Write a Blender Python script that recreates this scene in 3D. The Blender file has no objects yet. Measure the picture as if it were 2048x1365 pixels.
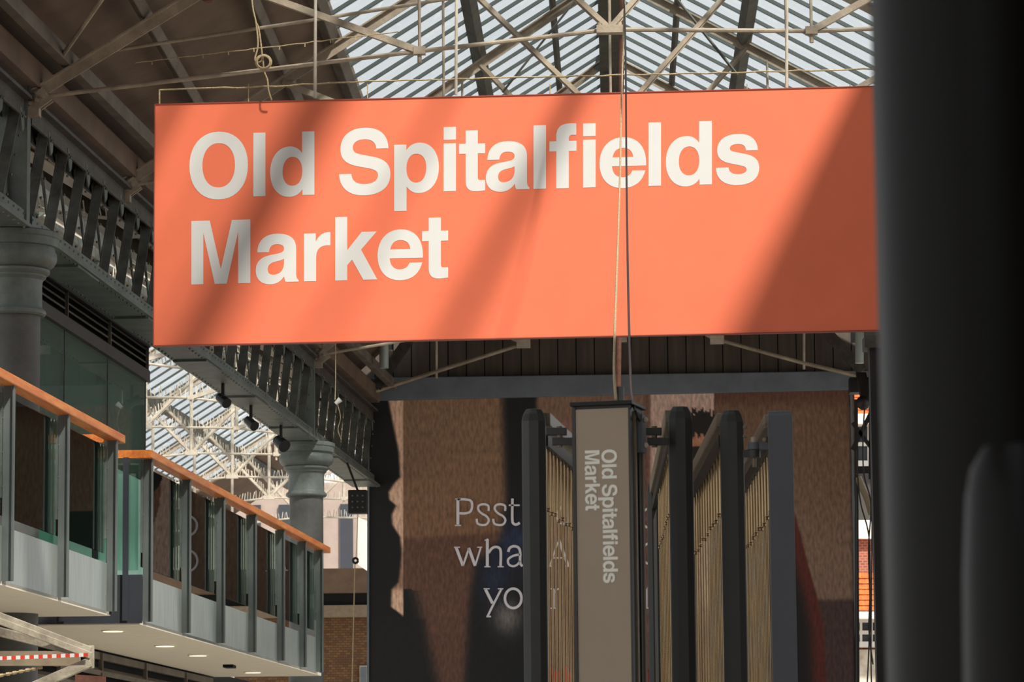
import bpy, math, random
from mathutils import Vector, Matrix
random.seed(7)
SC = bpy.context.scene
COL = SC.collection
E = 1.6                      # eye height above the market floor

# ------------------------------------------------------------------ camera
F = 7000.0
RHO = 0.009
VPX, VPY = 216.0, -963.0     # where the axis of the nave vanishes, from the picture centre
c_, s_ = math.cos(RHO), math.sin(RHO)
u0 = VPX * c_ + VPY * s_
v0 = -VPX * s_ + VPY * c_
pitch = math.atan(-v0 / F)
yaw = math.atan(u0 * math.cos(pitch) / F)
fwd = Vector((-math.sin(yaw) * math.cos(pitch), math.cos(yaw) * math.cos(pitch), math.sin(pitch)))
r0 = Vector((math.cos(yaw), math.sin(yaw), 0))
up0 = r0.cross(fwd)
rgt = r0 * c_ - up0 * s_
upv = r0 * s_ + up0 * c_
cam_d = bpy.data.cameras.new('camera')
cam = bpy.data.objects.new('camera', cam_d)
COL.objects.link(cam)
cam.matrix_world = Matrix((
    (rgt.x, upv.x, -fwd.x, 0), (rgt.y, upv.y, -fwd.y, 0), (rgt.z, upv.z, -fwd.z, E), (0, 0, 0, 1)))
cam_d.sensor_width = 36.0
cam_d.lens = F * 36.0 / 2048.0
cam_d.clip_start = 0.2
cam_d.clip_end = 600
cam_d.dof.use_dof = True
cam_d.dof.focus_distance = 24.3
cam_d.dof.aperture_fstop = 13.0
SC.camera = cam

# ------------------------------------------------------------------ light
SC.view_settings.view_transform = 'Standard'
SC.view_settings.look = 'None'
SC.view_settings.gamma = 1.0
SC.view_settings.use_curve_mapping = False
SC.view_settings.exposure = 0.0
world = bpy.data.worlds.new('sky')
SC.world = world
world.use_nodes = True
wn = world.node_tree.nodes
wn['Background'].inputs[0].default_value = (0.95, 0.98, 1.0, 1)
wn['Background'].inputs[1].default_value = 1.04
SUN_DIR = Vector((-0.515, 0.80, -1.0)).normalized()
sl = bpy.data.lights.new('sun', 'SUN')
sl.energy = 6.6
sl.angle = math.radians(3.2)
sl.color = (1.0, 0.93, 0.82)
so = bpy.data.objects.new('sun', sl)
COL.objects.link(so)
so.rotation_euler = SUN_DIR.to_track_quat('-Z', 'Y').to_euler()
so.location = (10, -10, 30)
SC.cycles.max_bounces = 8
SC.cycles.transparent_max_bounces = 24
SC.cycles.use_denoising = True

# ------------------------------------------------------------------ picture <-> place
def ray(px, py):
    return fwd * F + rgt * (px - 1024.0) + upv * (682.5 - py)
def P(px, py, Y):            # the point of the plane y = Y seen at that picture position
    d = ray(px, py)
    return d * (Y / d.y) + Vector((0, 0, E))
M_ARC = 0.0593               # the left arcade runs slightly skew to the nave
def W(s, Y, Z):              # arcade frame: s = lateral offset, Z above eye
    return Vector((s + M_ARC * Y, Y, Z + E))
def PS(px, py, s):           # point on the vertical plane of the arcade frame
    d = ray(px, py)
    t = s / (d.x - M_ARC * d.y)
    return d * t + Vector((0, 0, E))
def N(x, y, z):
    return Vector((x, y, z + E))

# ------------------------------------------------------------------ materials
def lin(c):
    return tuple(((x / 255.0) / 12.92 if x / 255.0 <= 0.04045 else ((x / 255.0 + 0.055) / 1.055) ** 2.4) for x in c)
MATS = {}
def mat(name, rgb, rough=0.6, metal=0.0, var=0.12, scale=4.0, bump=0.0, bscale=40.0, spec=0.4, second=None, stretch=(1, 1, 1)):
    if name in MATS: return MATS[name]
    m = bpy.data.materials.new(name); m.use_nodes = True
    nt = m.node_tree; b = nt.nodes['Principled BSDF']
    col = lin(rgb)
    tc = nt.nodes.new('ShaderNodeTexCoord')
    mp = nt.nodes.new('ShaderNodeMapping'); mp.inputs['Scale'].default_value = stretch
    nt.links.new(tc.outputs['Object'], mp.inputs['Vector'])
    nz = nt.nodes.new('ShaderNodeTexNoise'); nz.inputs['Scale'].default_value = scale
    nz.inputs['Detail'].default_value = 6; nz.inputs['Roughness'].default_value = 0.65
    nt.links.new(mp.outputs[0], nz.inputs['Vector'])
    cr = nt.nodes.new('ShaderNodeValToRGB')
    c2 = lin(second) if second else tuple(x * (1 - var) for x in col)
    c1 = col if second else tuple(min(1, x * (1 + var)) for x in col)
    cr.color_ramp.elements[0].position = 0.35; cr.color_ramp.elements[0].color = (*c2, 1)
    cr.color_ramp.elements[1].position = 0.65; cr.color_ramp.elements[1].color = (*c1, 1)
    nt.links.new(nz.outputs['Fac'], cr.inputs['Fac'])
    nt.links.new(cr.outputs['Color'], b.inputs['Base Color'])
    b.inputs['Roughness'].default_value = rough
    b.inputs['Metallic'].default_value = metal
    b.inputs['Specular IOR Level'].default_value = spec
    if bump:
        n2 = nt.nodes.new('ShaderNodeTexNoise'); n2.inputs['Scale'].default_value = bscale
        nt.links.new(mp.outputs[0], n2.inputs['Vector'])
        bp = nt.nodes.new('ShaderNodeBump'); bp.inputs['Strength'].default_value = bump
        bp.inputs['Distance'].default_value = 0.01
        nt.links.new(n2.outputs['Fac'], bp.inputs['Height'])
        nt.links.new(bp.outputs['Normal'], b.inputs['Normal'])
    MATS[name] = m
    return m
def glass_mat(name, tint, mixf=0.9, rough=0.0, body=(200, 220, 215), refl=1.0):
    m = bpy.data.materials.new(name); m.use_nodes = True
    nt = m.node_tree; nt.nodes.clear()
    out = nt.nodes.new('ShaderNodeOutputMaterial')
    tr = nt.nodes.new('ShaderNodeBsdfTransparent'); tr.inputs[0].default_value = (*tint, 1)
    df = nt.nodes.new('ShaderNodeBsdfDiffuse'); df.inputs[0].default_value = (*lin(body), 1)
    gl = nt.nodes.new('ShaderNodeBsdfGlossy'); gl.inputs['Roughness'].default_value = rough
    m1 = nt.nodes.new('ShaderNodeMixShader'); m1.inputs[0].default_value = mixf
    nt.links.new(df.outputs[0], m1.inputs[1]); nt.links.new(tr.outputs[0], m1.inputs[2])
    fr = nt.nodes.new('ShaderNodeFresnel'); fr.inputs[0].default_value = 1.5
    mu = nt.nodes.new('ShaderNodeMath'); mu.operation = 'MULTIPLY'; mu.inputs[1].default_value = refl
    nt.links.new(fr.outputs[0], mu.inputs[0])
    m2 = nt.nodes.new('ShaderNodeMixShader')
    nt.links.new(mu.outputs[0], m2.inputs[0])
    nt.links.new(m1.outputs[0], m2.inputs[1]); nt.links.new(gl.outputs[0], m2.inputs[2])
    nt.links.new(m2.outputs[0], out.inputs[0])
    MATS[name] = m
    return m

m_sign = mat('sign_orange', (230, 114, 80), 0.55, var=0.03, scale=2.0, bump=0.05, bscale=200)
m_white = mat('sign_white', (208, 206, 203), 0.55, var=0.02)
m_edge = mat('sign_edge', (150, 70, 55), 0.6)
m_iron = mat('iron_green_grey', (104, 112, 108), 0.5, var=0.25, scale=3, bump=0.3, bscale=30, second=(78, 84, 80))
m_irond = mat('iron_brown_grey', (78, 74, 68), 0.55, var=0.25, scale=5, bump=0.4, bscale=40, second=(52, 48, 44))
m_ironm = mat('iron_strut_grey', (96, 98, 92), 0.5, var=0.25, scale=4, bump=0.4, bscale=40, second=(66, 64, 58))
m_irons = mat('iron_shaft_grey', (88, 88, 86), 0.55, var=0.2, scale=3, second=(68, 68, 66))
m_truss = mat('truss_beige', (172, 159, 140), 0.6, var=0.3, scale=3, bump=0.3, bscale=40, second=(128, 114, 100))
m_trussw = mat('truss_pale', (205, 196, 182), 0.6, var=0.2, scale=3, second=(160, 148, 134))
m_timber = mat('roof_timber', (112, 93, 80), 0.8, var=0.2, scale=1.2, second=(90, 74, 63))
m_timberb = mat('roof_beam', (112, 104, 94), 0.7, var=0.2, scale=2, second=(88, 78, 70))
m_purlin = mat('purlin_paint', (82, 84, 76), 0.6, var=0.2, scale=3, second=(60, 58, 52))
m_bar = mat('glazing_bar', (70, 78, 78), 0.6)
m_handrail = mat('handrail_wood', (222, 140, 66), 0.4, var=0.3, scale=3, second=(196, 98, 44), stretch=(6, 0.6, 6), bump=0.1)
m_post = mat('balustrade_grey', (98, 105, 104), 0.45, var=0.08)
m_fascia = mat('fascia_grey', (160, 168, 164), 0.35, var=0.12, scale=5, stretch=(1, 3, .4), metal=0.2)
m_soffit = mat('soffit_white', (238, 230, 214), 0.8, var=0.03)
m_black = mat('black_metal', (24, 24, 24), 0.5)
m_pole = mat('black_gloss', (14, 13, 12), 0.42, var=0.1, spec=0.16, bump=0.02)
m_gate = mat('gate_grey', (62, 63, 63), 0.45, var=0.06)
m_gatel = mat('gate_bluegrey', (94, 98, 106), 0.5, var=0.05)
m_rail = mat('gate_rail_beige', (132, 118, 98), 0.45, var=0.12, scale=12)
m_brass = mat('brass_rod', (150, 124, 88), 0.22, metal=0.95, var=0.15)
m_totem = mat('totem_taupe', (176, 160, 142), 0.6, var=0.02)
m_totemtxt = mat('totem_lettering', (254, 254, 246), 0.5, var=0.02)
m_board = mat('gable_boards', (92, 82, 74), 0.85, var=0.15, scale=3, second=(76, 68, 62), stretch=(3, 1, .3))
m_beam = mat('gable_beam', (104, 112, 120), 0.6, var=0.12, scale=3)
m_rope = mat('rope', (168, 150, 118), 0.9, var=0.3, scale=60)
m_rust = mat('rust_pipe', (92, 56, 44), 0.7, var=0.3, scale=20)
m_cream = mat('cream_paint', (220, 214, 202), 0.7, var=0.05)
m_tile = mat('roof_tile', (214, 112, 56), 0.8, var=0.3, scale=6, second=(176, 84, 42))
m_louvre = mat('louvre_dark', (64, 60, 58), 0.6, var=0.1)
m_dark = mat('dark_void', (14, 14, 14), 0.9)
m_navy = mat('dark_fascia', (52, 56, 64), 0.5, var=0.05)
m_pink = mat('pink_render', (158, 142, 134), 0.8, var=0.05)
m_floor = mat('market_floor', (186, 178, 166), 0.7, var=0.1, scale=1)
m_green = mat('green_wall', (120, 190, 165), 0.7, var=0.05, scale=2)
m_pavglass = glass_mat('pavilion_glass', (0.25, 0.42, 0.36), 0.6, body=(128, 150, 140), refl=0.8)
m_litpaint = glass_mat('painted_lit_interior', (0.5, 0.8, 0.7), 0.1, body=(205, 240, 226), refl=0.4)  # glow of a lit interior, put into a paler pane colour
m_balglass = glass_mat('balustrade_glass', (0.72, 0.86, 0.80), 0.97, body=(90, 140, 120), refl=1.0)
m_roofglass = glass_mat('roof_glass', (0.97, 0.985, 0.99), 0.992, body=(235, 240, 240), refl=0.25)
m_barlight = glass_mat('glazing_lap', (0.86, 0.90, 0.92), 0.97, body=(200, 210, 212), refl=0.2)

def brick_mat(name, c1, c2, mortar, sc=4.5):
    m = bpy.data.materials.new(name); m.use_nodes = True
    nt = m.node_tree; b = nt.nodes['Principled BSDF']
    tc = nt.nodes.new('ShaderNodeTexCoord'); mp = nt.nodes.new('ShaderNodeMapping')
    mp.inputs['Rotation'].default_value = (math.radians(90), 0, 0)
    nt.links.new(tc.outputs['Object'], mp.inputs[0])
    br = nt.nodes.new('ShaderNodeTexBrick'); br.inputs['Scale'].default_value = sc
    br.inputs['Color1'].default_value = (*lin(c1), 1); br.inputs['Color2'].default_value = (*lin(c2), 1)
    br.inputs['Mortar'].default_value = (*lin(mortar), 1); br.inputs['Mortar Size'].default_value = 0.03
    nt.links.new(mp.outputs[0], br.inputs['Vector']); nt.links.new(br.outputs['Color'], b.inputs['Base Color'])
    b.inputs['Roughness'].default_value = 0.9
    return m
m_brick = brick_mat('brick_yellow_brown', (128, 92, 58), (96, 66, 44), (70, 58, 48))
m_brickr = brick_mat('brick_red', (168, 84, 60), (140, 66, 50), (150, 130, 115))

def emis(name, rgb, st):
    m = bpy.data.materials.new(name); m.use_nodes = True
    b = m.node_tree.nodes['Principled BSDF']
    b.inputs['Emission Color'].default_value = (*lin(rgb), 1); b.inputs['Emission Strength'].default_value = st
    return m
m_lamp = emis('downlight_glow', (255, 236, 196), 1.3)

# ------------------------------------------------------------------ mesh building
class MB:
    def __init__(s): s.v = []; s.f = []; s.mi = []; s.cur = 0; s.smooth = []
    def face(s, idx, sm=False): s.f.append(idx); s.mi.append(s.cur); s.smooth.append(sm)
    def quad(s, a, b, c, d):
        n = len(s.v); s.v += [a, b, c, d]; s.face([n, n + 1, n + 2, n + 3]); return s
    def hexa(s, p):          # 8 points: bottom 4 ccw, top 4 ccw
        n = len(s.v); s.v += [Vector(q) for q in p]
        for f in ((0, 3, 2, 1), (4, 5, 6, 7), (0, 1, 5, 4), (1, 2, 6, 5), (2, 3, 7, 6), (3, 0, 4, 7)):
            s.face([n + i for i in f])
        return s
    def box(s, x0, x1, y0, y1, z0, z1):
        return s.hexa([(x0, y0, z0), (x1, y0, z0), (x1, y1, z0), (x0, y1, z0), (x0, y0, z1), (x1, y0, z1), (x1, y1, z1), (x0, y1, z1)])
    def bar(s, p, q, w, h, up=Vector((0, 0, 1)), off=(0, 0)):   # w across, h along up
        p = Vector(p); q = Vector(q); d = (q - p).normalized()
        a = d.cross(Vector(up))
        if a.length < 1e-4: a = d.cross(Vector((0, 1, 0)))
        a.normalize(); b = a.cross(d).normalized()
        o = a * off[0] + b * off[1]
        a = a * (w / 2); b = b * (h / 2)
        return s.hexa([p + o - a - b, p + o + a - b, q + o + a - b, q + o - a - b, p + o - a + b, p + o + a + b, q + o + a + b, q + o - a + b])
    def tube(s, pts, r, n=8, r2=None, caps=True):
        pts = [Vector(p) for p in pts]; base = len(s.v); m = len(pts)
        prev = None
        for i, p in enumerate(pts):
            d = (pts[min(i + 1, m - 1)] - pts[max(i - 1, 0)]).normalized()
            if prev is None:
                a = d.cross(Vector((0, 0, 1)))
                if a.length < 1e-3: a = Vector((1, 0, 0))
            else:
                a = prev - d * prev.dot(d)
            a.normalize(); prev = a; b = d.cross(a)
            rr = r if r2 is None else r + (r2 - r) * i / (m - 1)
            for k in range(n):
                t = 2 * math.pi * k / n
                s.v.append(p + a * math.cos(t) * rr + b * math.sin(t) * rr)
        for i in range(m - 1):
            for k in range(n):
                k2 = (k + 1) % n
                s.face([base + i * n + k, base + i * n + k2, base + (i + 1) * n + k2, base + (i + 1) * n + k], True)
        if caps:
            s.face([base + k for k in range(n)][::-1]); s.face([base + (m - 1) * n + k for k in range(n)])
        return s
    def lathe(s, cx, cy, prof, n=32):
        base = len(s.v)
        for (r, z) in prof:
            for k in range(n):
                t = 2 * math.pi * k / n
                s.v.append(Vector((cx + r * math.cos(t), cy + r * math.sin(t), z)))
        for i in range(len(prof) - 1):
            for k in range(n):
                k2 = (k + 1) % n
                s.face([base + i * n + k, base + i * n + k2, base + (i + 1) * n + k2, base + (i + 1) * n + k], True)
        s.face([base + k for k in range(n)][::-1]); s.face([base + (len(prof) - 1) * n + k for k in range(n)])
        return s
    def ball(s, c, r, n=8):
        c = Vector(c); prof = [(max(1e-4, r * math.sin(math.pi * i / n)), c.z - r * math.cos(math.pi * i / n)) for i in range(n + 1)]
        return s.lathe(c.x, c.y, prof, n)
    def prism(s, pts, d):     # flat outline, thickness vector
        n = len(s.v); k = len(pts); d = Vector(d)
        s.v += [Vector(p) for p in pts] + [Vector(p) + d for p in pts]
        s.face([n + i for i in range(k)]); s.face([n + k + i for i in range(k)][::-1])
        for i in range(k):
            j = (i + 1) % k
            s.face([n + i, n + k + i, n + k + j, n + j])
        return s
    def build(s, name, m, parent=None, loc=None, bevel=0):
        me = bpy.data.meshes.new(name)
        o = bpy.data.objects.new(name, me); COL.objects.link(o)
        if parent is None and loc is None and s.v:
            mn = [min(v[i] for v in s.v) for i in range(3)]; mx = [max(v[i] for v in s.v) for i in range(3)]
            loc = Vector(((mn[0] + mx[0]) / 2, (mn[1] + mx[1]) / 2, mn[2]))
        off = Vector((0, 0, 0))
        if parent is not None:
            o.parent = parent; off = world_loc(parent)
        elif loc is not None:
            o.location = loc; off = Vector(loc)
        me.from_pydata([tuple(Vector(v) - off) for v in s.v], [], s.f)
        ms = m if isinstance(m, (list, tuple)) else [m]
        for q in ms: me.materials.append(q)
        me.polygons.foreach_set('material_index', s.mi)
        me.polygons.foreach_set('use_smooth', s.smooth)
        me.update()
        if any(s.smooth):
            es = o.modifiers.new('crease', 'EDGE_SPLIT'); es.split_angle = math.radians(28)
        if bevel:
            b = o.modifiers.new('bevel', 'BEVEL'); b.width = bevel; b.segments = 2; b.limit_method = 'ANGLE'
        return o
def world_loc(o):
    v = Vector((0, 0, 0))
    while o is not None:
        v += o.location; o = o.parent
    return v
def tag(o, label=None, cat=None, group=None, kind=None):
    if label: o['label'] = label
    if cat: o['category'] = cat
    if group: o['group'] = group
    if kind: o['kind'] = kind
    return o
def thing(name, label, cat, loc, group=None, kind=None):
    o = bpy.data.objects.new(name, None); COL.objects.link(o); o.location = Vector(loc)
    o.empty_display_size = 0.2
    return tag(o, label, cat, group, kind)
def copy_tree(o, parent=None):
    c = o.copy(); COL.objects.link(c)
    if parent is not None: c.parent = parent
    for ch in list(o.children): copy_tree(ch, c)
    return c

# ------------------------------------------------------------------ lettering
def path(spec, n=10):
    """M/L/C tokens -> list of closed outlines"""
    out = []; cur = []; tok = spec.split(); i = 0; cmd = None
    num = lambda k: float(tok[k])
    while i < len(tok):
        if tok[i] in 'MLCZ': cmd = tok[i]; i += 1
        if cmd == 'Z':
            out.append(cur); cur = []; continue
        if cmd in ('M', 'L'):
            cur.append((num(i), num(i + 1))); i += 2
        elif cmd == 'C':
            x0, y0 = cur[-1]; a = [num(i + k) for k in range(6)]; i += 6
            for k in range(1, n + 1):
                t = k / n; q = 1 - t
                cur.append((q**3 * x0 + 3 * q*q*t * a[0] + 3*q*t*t * a[2] + t**3 * a[4],
                            q**3 * y0 + 3 * q*q*t * a[1] + 3*q*t*t * a[3] + t**3 * a[5]))
    if cur: out.append(cur)
    return out
def ellipse(cx, cy, rx, ry, k=0.60, n=40):   # super-ellipse a little squarer than an ellipse
    r = []
    for i in range(n):
        t = 2 * math.pi * i / n; c, s = math.cos(t), math.sin(t); p = 0.92
        r.append((cx + rx * math.copysign(abs(c) ** p, c), cy + ry * math.copysign(abs(s) ** p, s)))
    return r
G = {}
G['O'] = (117, [ellipse(58.5, 63.3, 58.5, 67.8), ellipse(58.5, 63.8, 32.6, 44.3)])
G['l'] = (24.4, path('M 0 0 L 24.4 0 24.4 127 0 127'))
G['i'] = (24.6, path('M 0 0 L 24.6 0 24.6 95.7 0 95.7 Z M 0 103 L 24.6 103 24.6 128.5 0 128.5'))
D_OUT = path('M 88.6 0 L 88.6 127 64 127 64 84 C 58 93 50 98 40 98 C 16 98 0 77 0 47 C 0 18 15 -3 38 -3 C 50 -3 59 2.5 64.6 12 L 64.6 0')[0]
D_IN = path('M 45 77 C 57 77 64.4 65 64.4 48 C 64.4 31 57 19 45 19 C 32.5 19 25 30 25 47 C 25 65 32.5 77 45 77')[0]
G['d'] = (88.6, [D_OUT, D_IN])
G['p'] = (88.6, [[(88.6 - x, (95.7 - y) if y < 120 else -37) for x, y in D_OUT], [(88.6 - x, 95.7 - y) for x, y in D_IN]])
G['t'] = (52, path('M 13.3 120.5 L 37.4 120.5 37.4 94 52 94 52 74 37.4 74 37.4 27 C 37.4 22 39 20.5 43 20.5 L 52 20.5 52 0 C 46 -1.2 40 -1.6 34 -1.6 C 20 -1.6 13.3 5 13.3 19 L 13.3 74 0 74 0 94 13.3 94'))
G['f'] = (54, path('M 13.8 0 L 38.7 0 38.7 74 54 74 54 94.3 38.7 94.3 38.7 98 C 38.7 104 41 106.5 46.5 106.5 L 53.6 106 53.6 129 C 50 129.3 46 129.5 42 129.5 C 22 129.5 13.8 121 13.8 103 L 13.8 94.3 0 94.3 0 74 13.8 74'))
G['a'] = (87, path('M 3 60.6 C 4 84 18 97 43 97 C 69 97 82 87 82 66 L 82 16 C 82 9 84 5 87 3.4 L 87 0 61 0 C 59 3 58 7 57.7 11.6 C 51 1.5 42 -4 30 -4 C 11 -4 0 7 0 24 C 0 41 9.5 50.5 27 54 C 34 55.5 42 56.3 47 57.6 C 54 59.3 57.3 61.5 57.3 67 C 57.3 72.7 52.3 76 43 76 C 33 76 27.8 71.5 26.8 60.6 Z M 57.3 46.5 C 53 43.8 49 43 42 41.6 C 30 39.3 24.3 35 24.3 26 C 24.3 18.5 28.5 15 36 15 C 49 15 57.3 24 57.3 38'))
G['e'] = (90.6, path('M 90.6 41.2 L 24.3 41.2 C 25 27 32.5 18.8 45 18.8 C 54 18.8 60.5 23 64 31.6 L 89.2 31.6 C 83.5 9 68.5 -3 45 -3 C 17 -3 0 17 0 47.5 C 0 78 18 99 45.5 99 C 74 99 90.6 79 90.6 46 Z M 65.4 59 C 64.3 71 57 77.5 45.5 77.5 C 34.3 77.5 27.3 71 25.3 59'))
G['s'] = (86.7, path('M 84 66 L 60.3 66 C 59.3 75.5 54 79.3 44.5 79.3 C 34.5 79.3 28 76.3 28 71 C 28 66.3 32.5 64.8 40 63.2 L 60 58.7 C 77.5 54.5 86.7 46 86.7 30.8 C 86.7 9.5 71 -3 44 -3 C 16 -3 1 9.8 0 32.9 L 25.4 32.9 C 26 23.5 33 18.8 44.5 18.8 C 54.5 18.8 61.3 22 61.3 27.6 C 61.3 32.3 57 34.5 50 36 L 28 41 C 11 45 2.6 53 2.6 67.5 C 2.6 87.5 18.5 99.7 44.5 99.7 C 69.5 99.7 83 87.5 84 66'))
G['S'] = (102.7, path('M 98.8 89 L 74.4 89 C 73.6 101.5 65.5 108.3 51 108.3 C 36.5 108.3 27.4 102 27.4 92.5 C 27.4 83.8 33 80.3 46 77.5 L 66 73.4 C 91 68.2 102.7 58 102.7 37.6 C 102.7 11.5 83.5 -4 50.5 -4 C 19.5 -4 0.8 12 0 39.7 L 24.6 39.7 C 25.3 25.8 34.5 18.5 51.5 18.5 C 67.5 18.5 77.8 25.3 77.8 35.3 C 77.8 43.8 72 47.5 58 50.3 L 38.5 54.3 C 14 59.3 2.8 69.5 2.8 89.5 C 2.8 115.5 21.5 131.5 51.5 131.5 C 81 131.5 97.8 117 98.8 89'))
G['M'] = (118, path('M 0 0 L 24 0 24 103 46.9 0 70.8 0 93.7 103 93.7 0 118 0 118 127 81.2 127 59.1 29.5 36.8 127 0 127'))
G['r'] = (52.9, path('M 0 0 L 24.3 0 24.3 47 C 24.3 63 32 70.8 46 70.8 L 52.9 70.5 52.9 97.4 C 38 98.2 29.5 91 23.5 79 L 23.5 95.7 0 95.7'))
G['k'] = (84.2, path('M 0 0 L 24 0 24 30 33.6 41 56.2 0 84.2 0 51.7 60.5 83 96 53 96 24 60 24 127 0 127'))

def outline_mesh(name, outlines, mapf, depth, m, parent):
    """filled outlines (holes by even-odd) as a thin solid"""
    cu = bpy.data.curves.new(name, 'CURVE'); cu.dimensions = '2D'; cu.fill_mode = 'BOTH'; cu.extrude = 0.5
    for o in outlines:
        sp = cu.splines.new('POLY'); sp.points.add(len(o) - 1)
        for p, q in zip(sp.points, o): p.co = (q[0], q[1], 0, 1)
        sp.use_cyclic_u = True
    tmp = bpy.data.objects.new(name + '_outline', cu)
    me = bpy.data.meshes.new_from_object(tmp)
    bpy.data.objects.remove(tmp); bpy.data.curves.remove(cu)
    off = world_loc(parent) if parent else Vector((0, 0, 0))
    for v in me.vertices:
        v.co = mapf(v.co.x, v.co.y) + depth * (0.5 if v.co.z > 0 else -0.5) - off
    me.materials.clear(); me.materials.append(m)
    ob = bpy.data.objects.new(name, me); COL.objects.link(ob); ob.parent = parent
    return ob
LINE1 = [('O', 378.9, 495.8), ('l', 506.7, 530.8), ('d', 540.2, 628.8), ('S', 678.1, 780.8), ('p', 788.3, 877.8), ('i', 887.1, 911.9), ('t', 917.9, 970.2), ('a', 971.7, 1058.9),
         ('l', 1066.8, 1092), ('f', 1098.7, 1152.9), ('i', 1166.1, 1191.2), ('e', 1199, 1292.2), ('l', 1296.9, 1322), ('d', 1331.5, 1423.8), ('s', 1431.7, 1518.4)]
LINE2 = [('M', 382.6, 500.6), ('a', 511.5, 597.2), ('r', 607.9, 660.8), ('k', 670.4, 754.6), ('e', 755.1, 845.8), ('t', 844.1, 896.3)]
def set_line(line, x_ref, y_ref, slope, ys=1.0):
    out = []
    for ch, x0, x1 in line:
        w, outl = G[ch]
        for o in outl:
            pts = []
            for gx, gy in o:
                x = x0 + gx * (x1 - x0) / w
                pts.append((x, -(y_ref + slope * (x - x_ref) - gy * ys)))
            out.append(pts)
    return out

# ================================================================== SETTING
fl = MB().box(-45, 45, -25, 120, -0.2, 0).build('floor', m_floor); tag(fl, kind='structure')

RIDGE = 9.03
GE_L, GE_R = -2.617, 2.99
GZ_L, GZ_R = RIDGE - 0.627 * 2.617, RIDGE - 0.55 * 2.99
ARC = -6.667
def arcx(Y): return ARC + M_ARC * Y
EAVE = 6.08
RX = 4.6; RZ = RIDGE - 0.55 * RX
Y0, Y1R = -25.0, 50.9
# timber slopes
mb = MB()
for i in range(12):
    a = Y0 + (Y1R - Y0) * i / 12; b = Y0 + (Y1R - Y0) * (i + 1) / 12
    pa = N(arcx(a) - 0.5, a, EAVE + 0.16); pb = N(arcx(b) - 0.5, b, EAVE + 0.16)
    qa = N(GE_L, a, GZ_L + 0.18); qb = N(GE_L, b, GZ_L + 0.18); t = Vector((0, 0, 0.08))
    mb.hexa([pa, qa, qb, pb, pa + t, qa + t, qb + t, pb + t])
tag(mb.build('ceiling_left_slope', m_timber), kind='structure')
mb = MB()
t = Vector((0, 0, 0.08))
mb.hexa([N(GE_R, Y0, GZ_R + .16), N(RX + .6, Y0, RZ - .3 + .16), N(RX + .6, Y1R, RZ - .3 + .16), N(GE_R, Y1R, GZ_R + .16),
         N(GE_R, Y0, GZ_R + .16) + t, N(RX + .6, Y0, RZ - .3 + .16) + t, N(RX + .6, Y1R, RZ - .3 + .16) + t, N(GE_R, Y1R, GZ_R + .16) + t])
tag(mb.build('ceiling_right_slope', m_timber), kind='structure')
tag(MB().box(-15, 14, -26, -25.6, 0, 5).build('wall_back_blocker', m_brick), kind='structure')  # unseen wall added behind the camera to cut the open sky light
tag(MB().box(14, 14.3, -26, 14, 0, 9.5).build('wall_right_blocker', m_brick), kind='structure')  # unseen side wall added to lower the ambient light
# roof beams under the timber slopes
def long_beam(name, x, z, w, h, m, y0=Y0, y1=Y1R, up=(0, 0, 1), skew=False, label=None):
    if skew: p, q = W(x, y0, z), W(x, y1, z)
    else: p, q = N(x, y0, z), N(x, y1, z)
    o = MB().bar(p, q, w, h, Vector(up)).build(name, m, bevel=0.01)
    return tag(o, label, kind='structure')
nl = (0.53, 0, 0.85); nr = (-0.48, 0, 0.87)
long_beam('trim_skylight_edge_left', GE_L - .05, GZ_L + .08, .13, .12, m_timberb, up=nl)
long_beam('trim_skylight_edge_right', GE_R + .05, GZ_R + .08, .13, .12, m_timberb, up=nr)
long_beam('trim_roof_beam_1', -3.14, GZ_L - .53 * .6 + .14, .085, .10, m_timberb, up=nl)
long_beam('trim_roof_beam_2', -3.91, GZ_L - 1.29 * .58 + .14, .085, .10, m_timberb, up=nl)
long_beam('trim_eave_1', ARC + .42, EAVE + .3, .10, .13, m_timberb, skew=True)
long_beam('trim_eave_2', ARC + .1, EAVE + .16, .22, .22, m_timber, skew=True)
long_beam('trim_eave_right', RX - .2, RZ + .1, .2, .3, m_timberb)
long_beam('trim_purlin_left', -1.42, 8.24, .13, .12, m_purlin, y0=-25, up=nl)
long_beam('trim_purlin_right', 1.44, 8.32, .13, .12, m_purlin, y0=-25, up=nr)
long_beam('trim_purlin_left_small', -0.61, 8.73, .05, .07, m_purlin, y0=-25, up=nl)
long_beam('trim_purlin_right_small', 0.73, 8.71, .05, .07, m_purlin, y0=-25, up=nr)
long_beam('trim_ridge', 0, 9.0, .25, .3, m_purlin, y0=-25)
tag(MB().hexa([N(RX, -25, RZ + .1), N(14, -25, RZ + 1.2), N(14, 52, RZ + 1.2), N(RX, 52, RZ + .1), N(RX, -25, RZ + .2), N(14, -25, RZ + 1.3), N(14, 52, RZ + 1.3), N(RX, 52, RZ + .2)]).build('ceiling_right_blocker', m_timber), kind='structure')  # unseen roof added over the right side to hold back sky light

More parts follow.
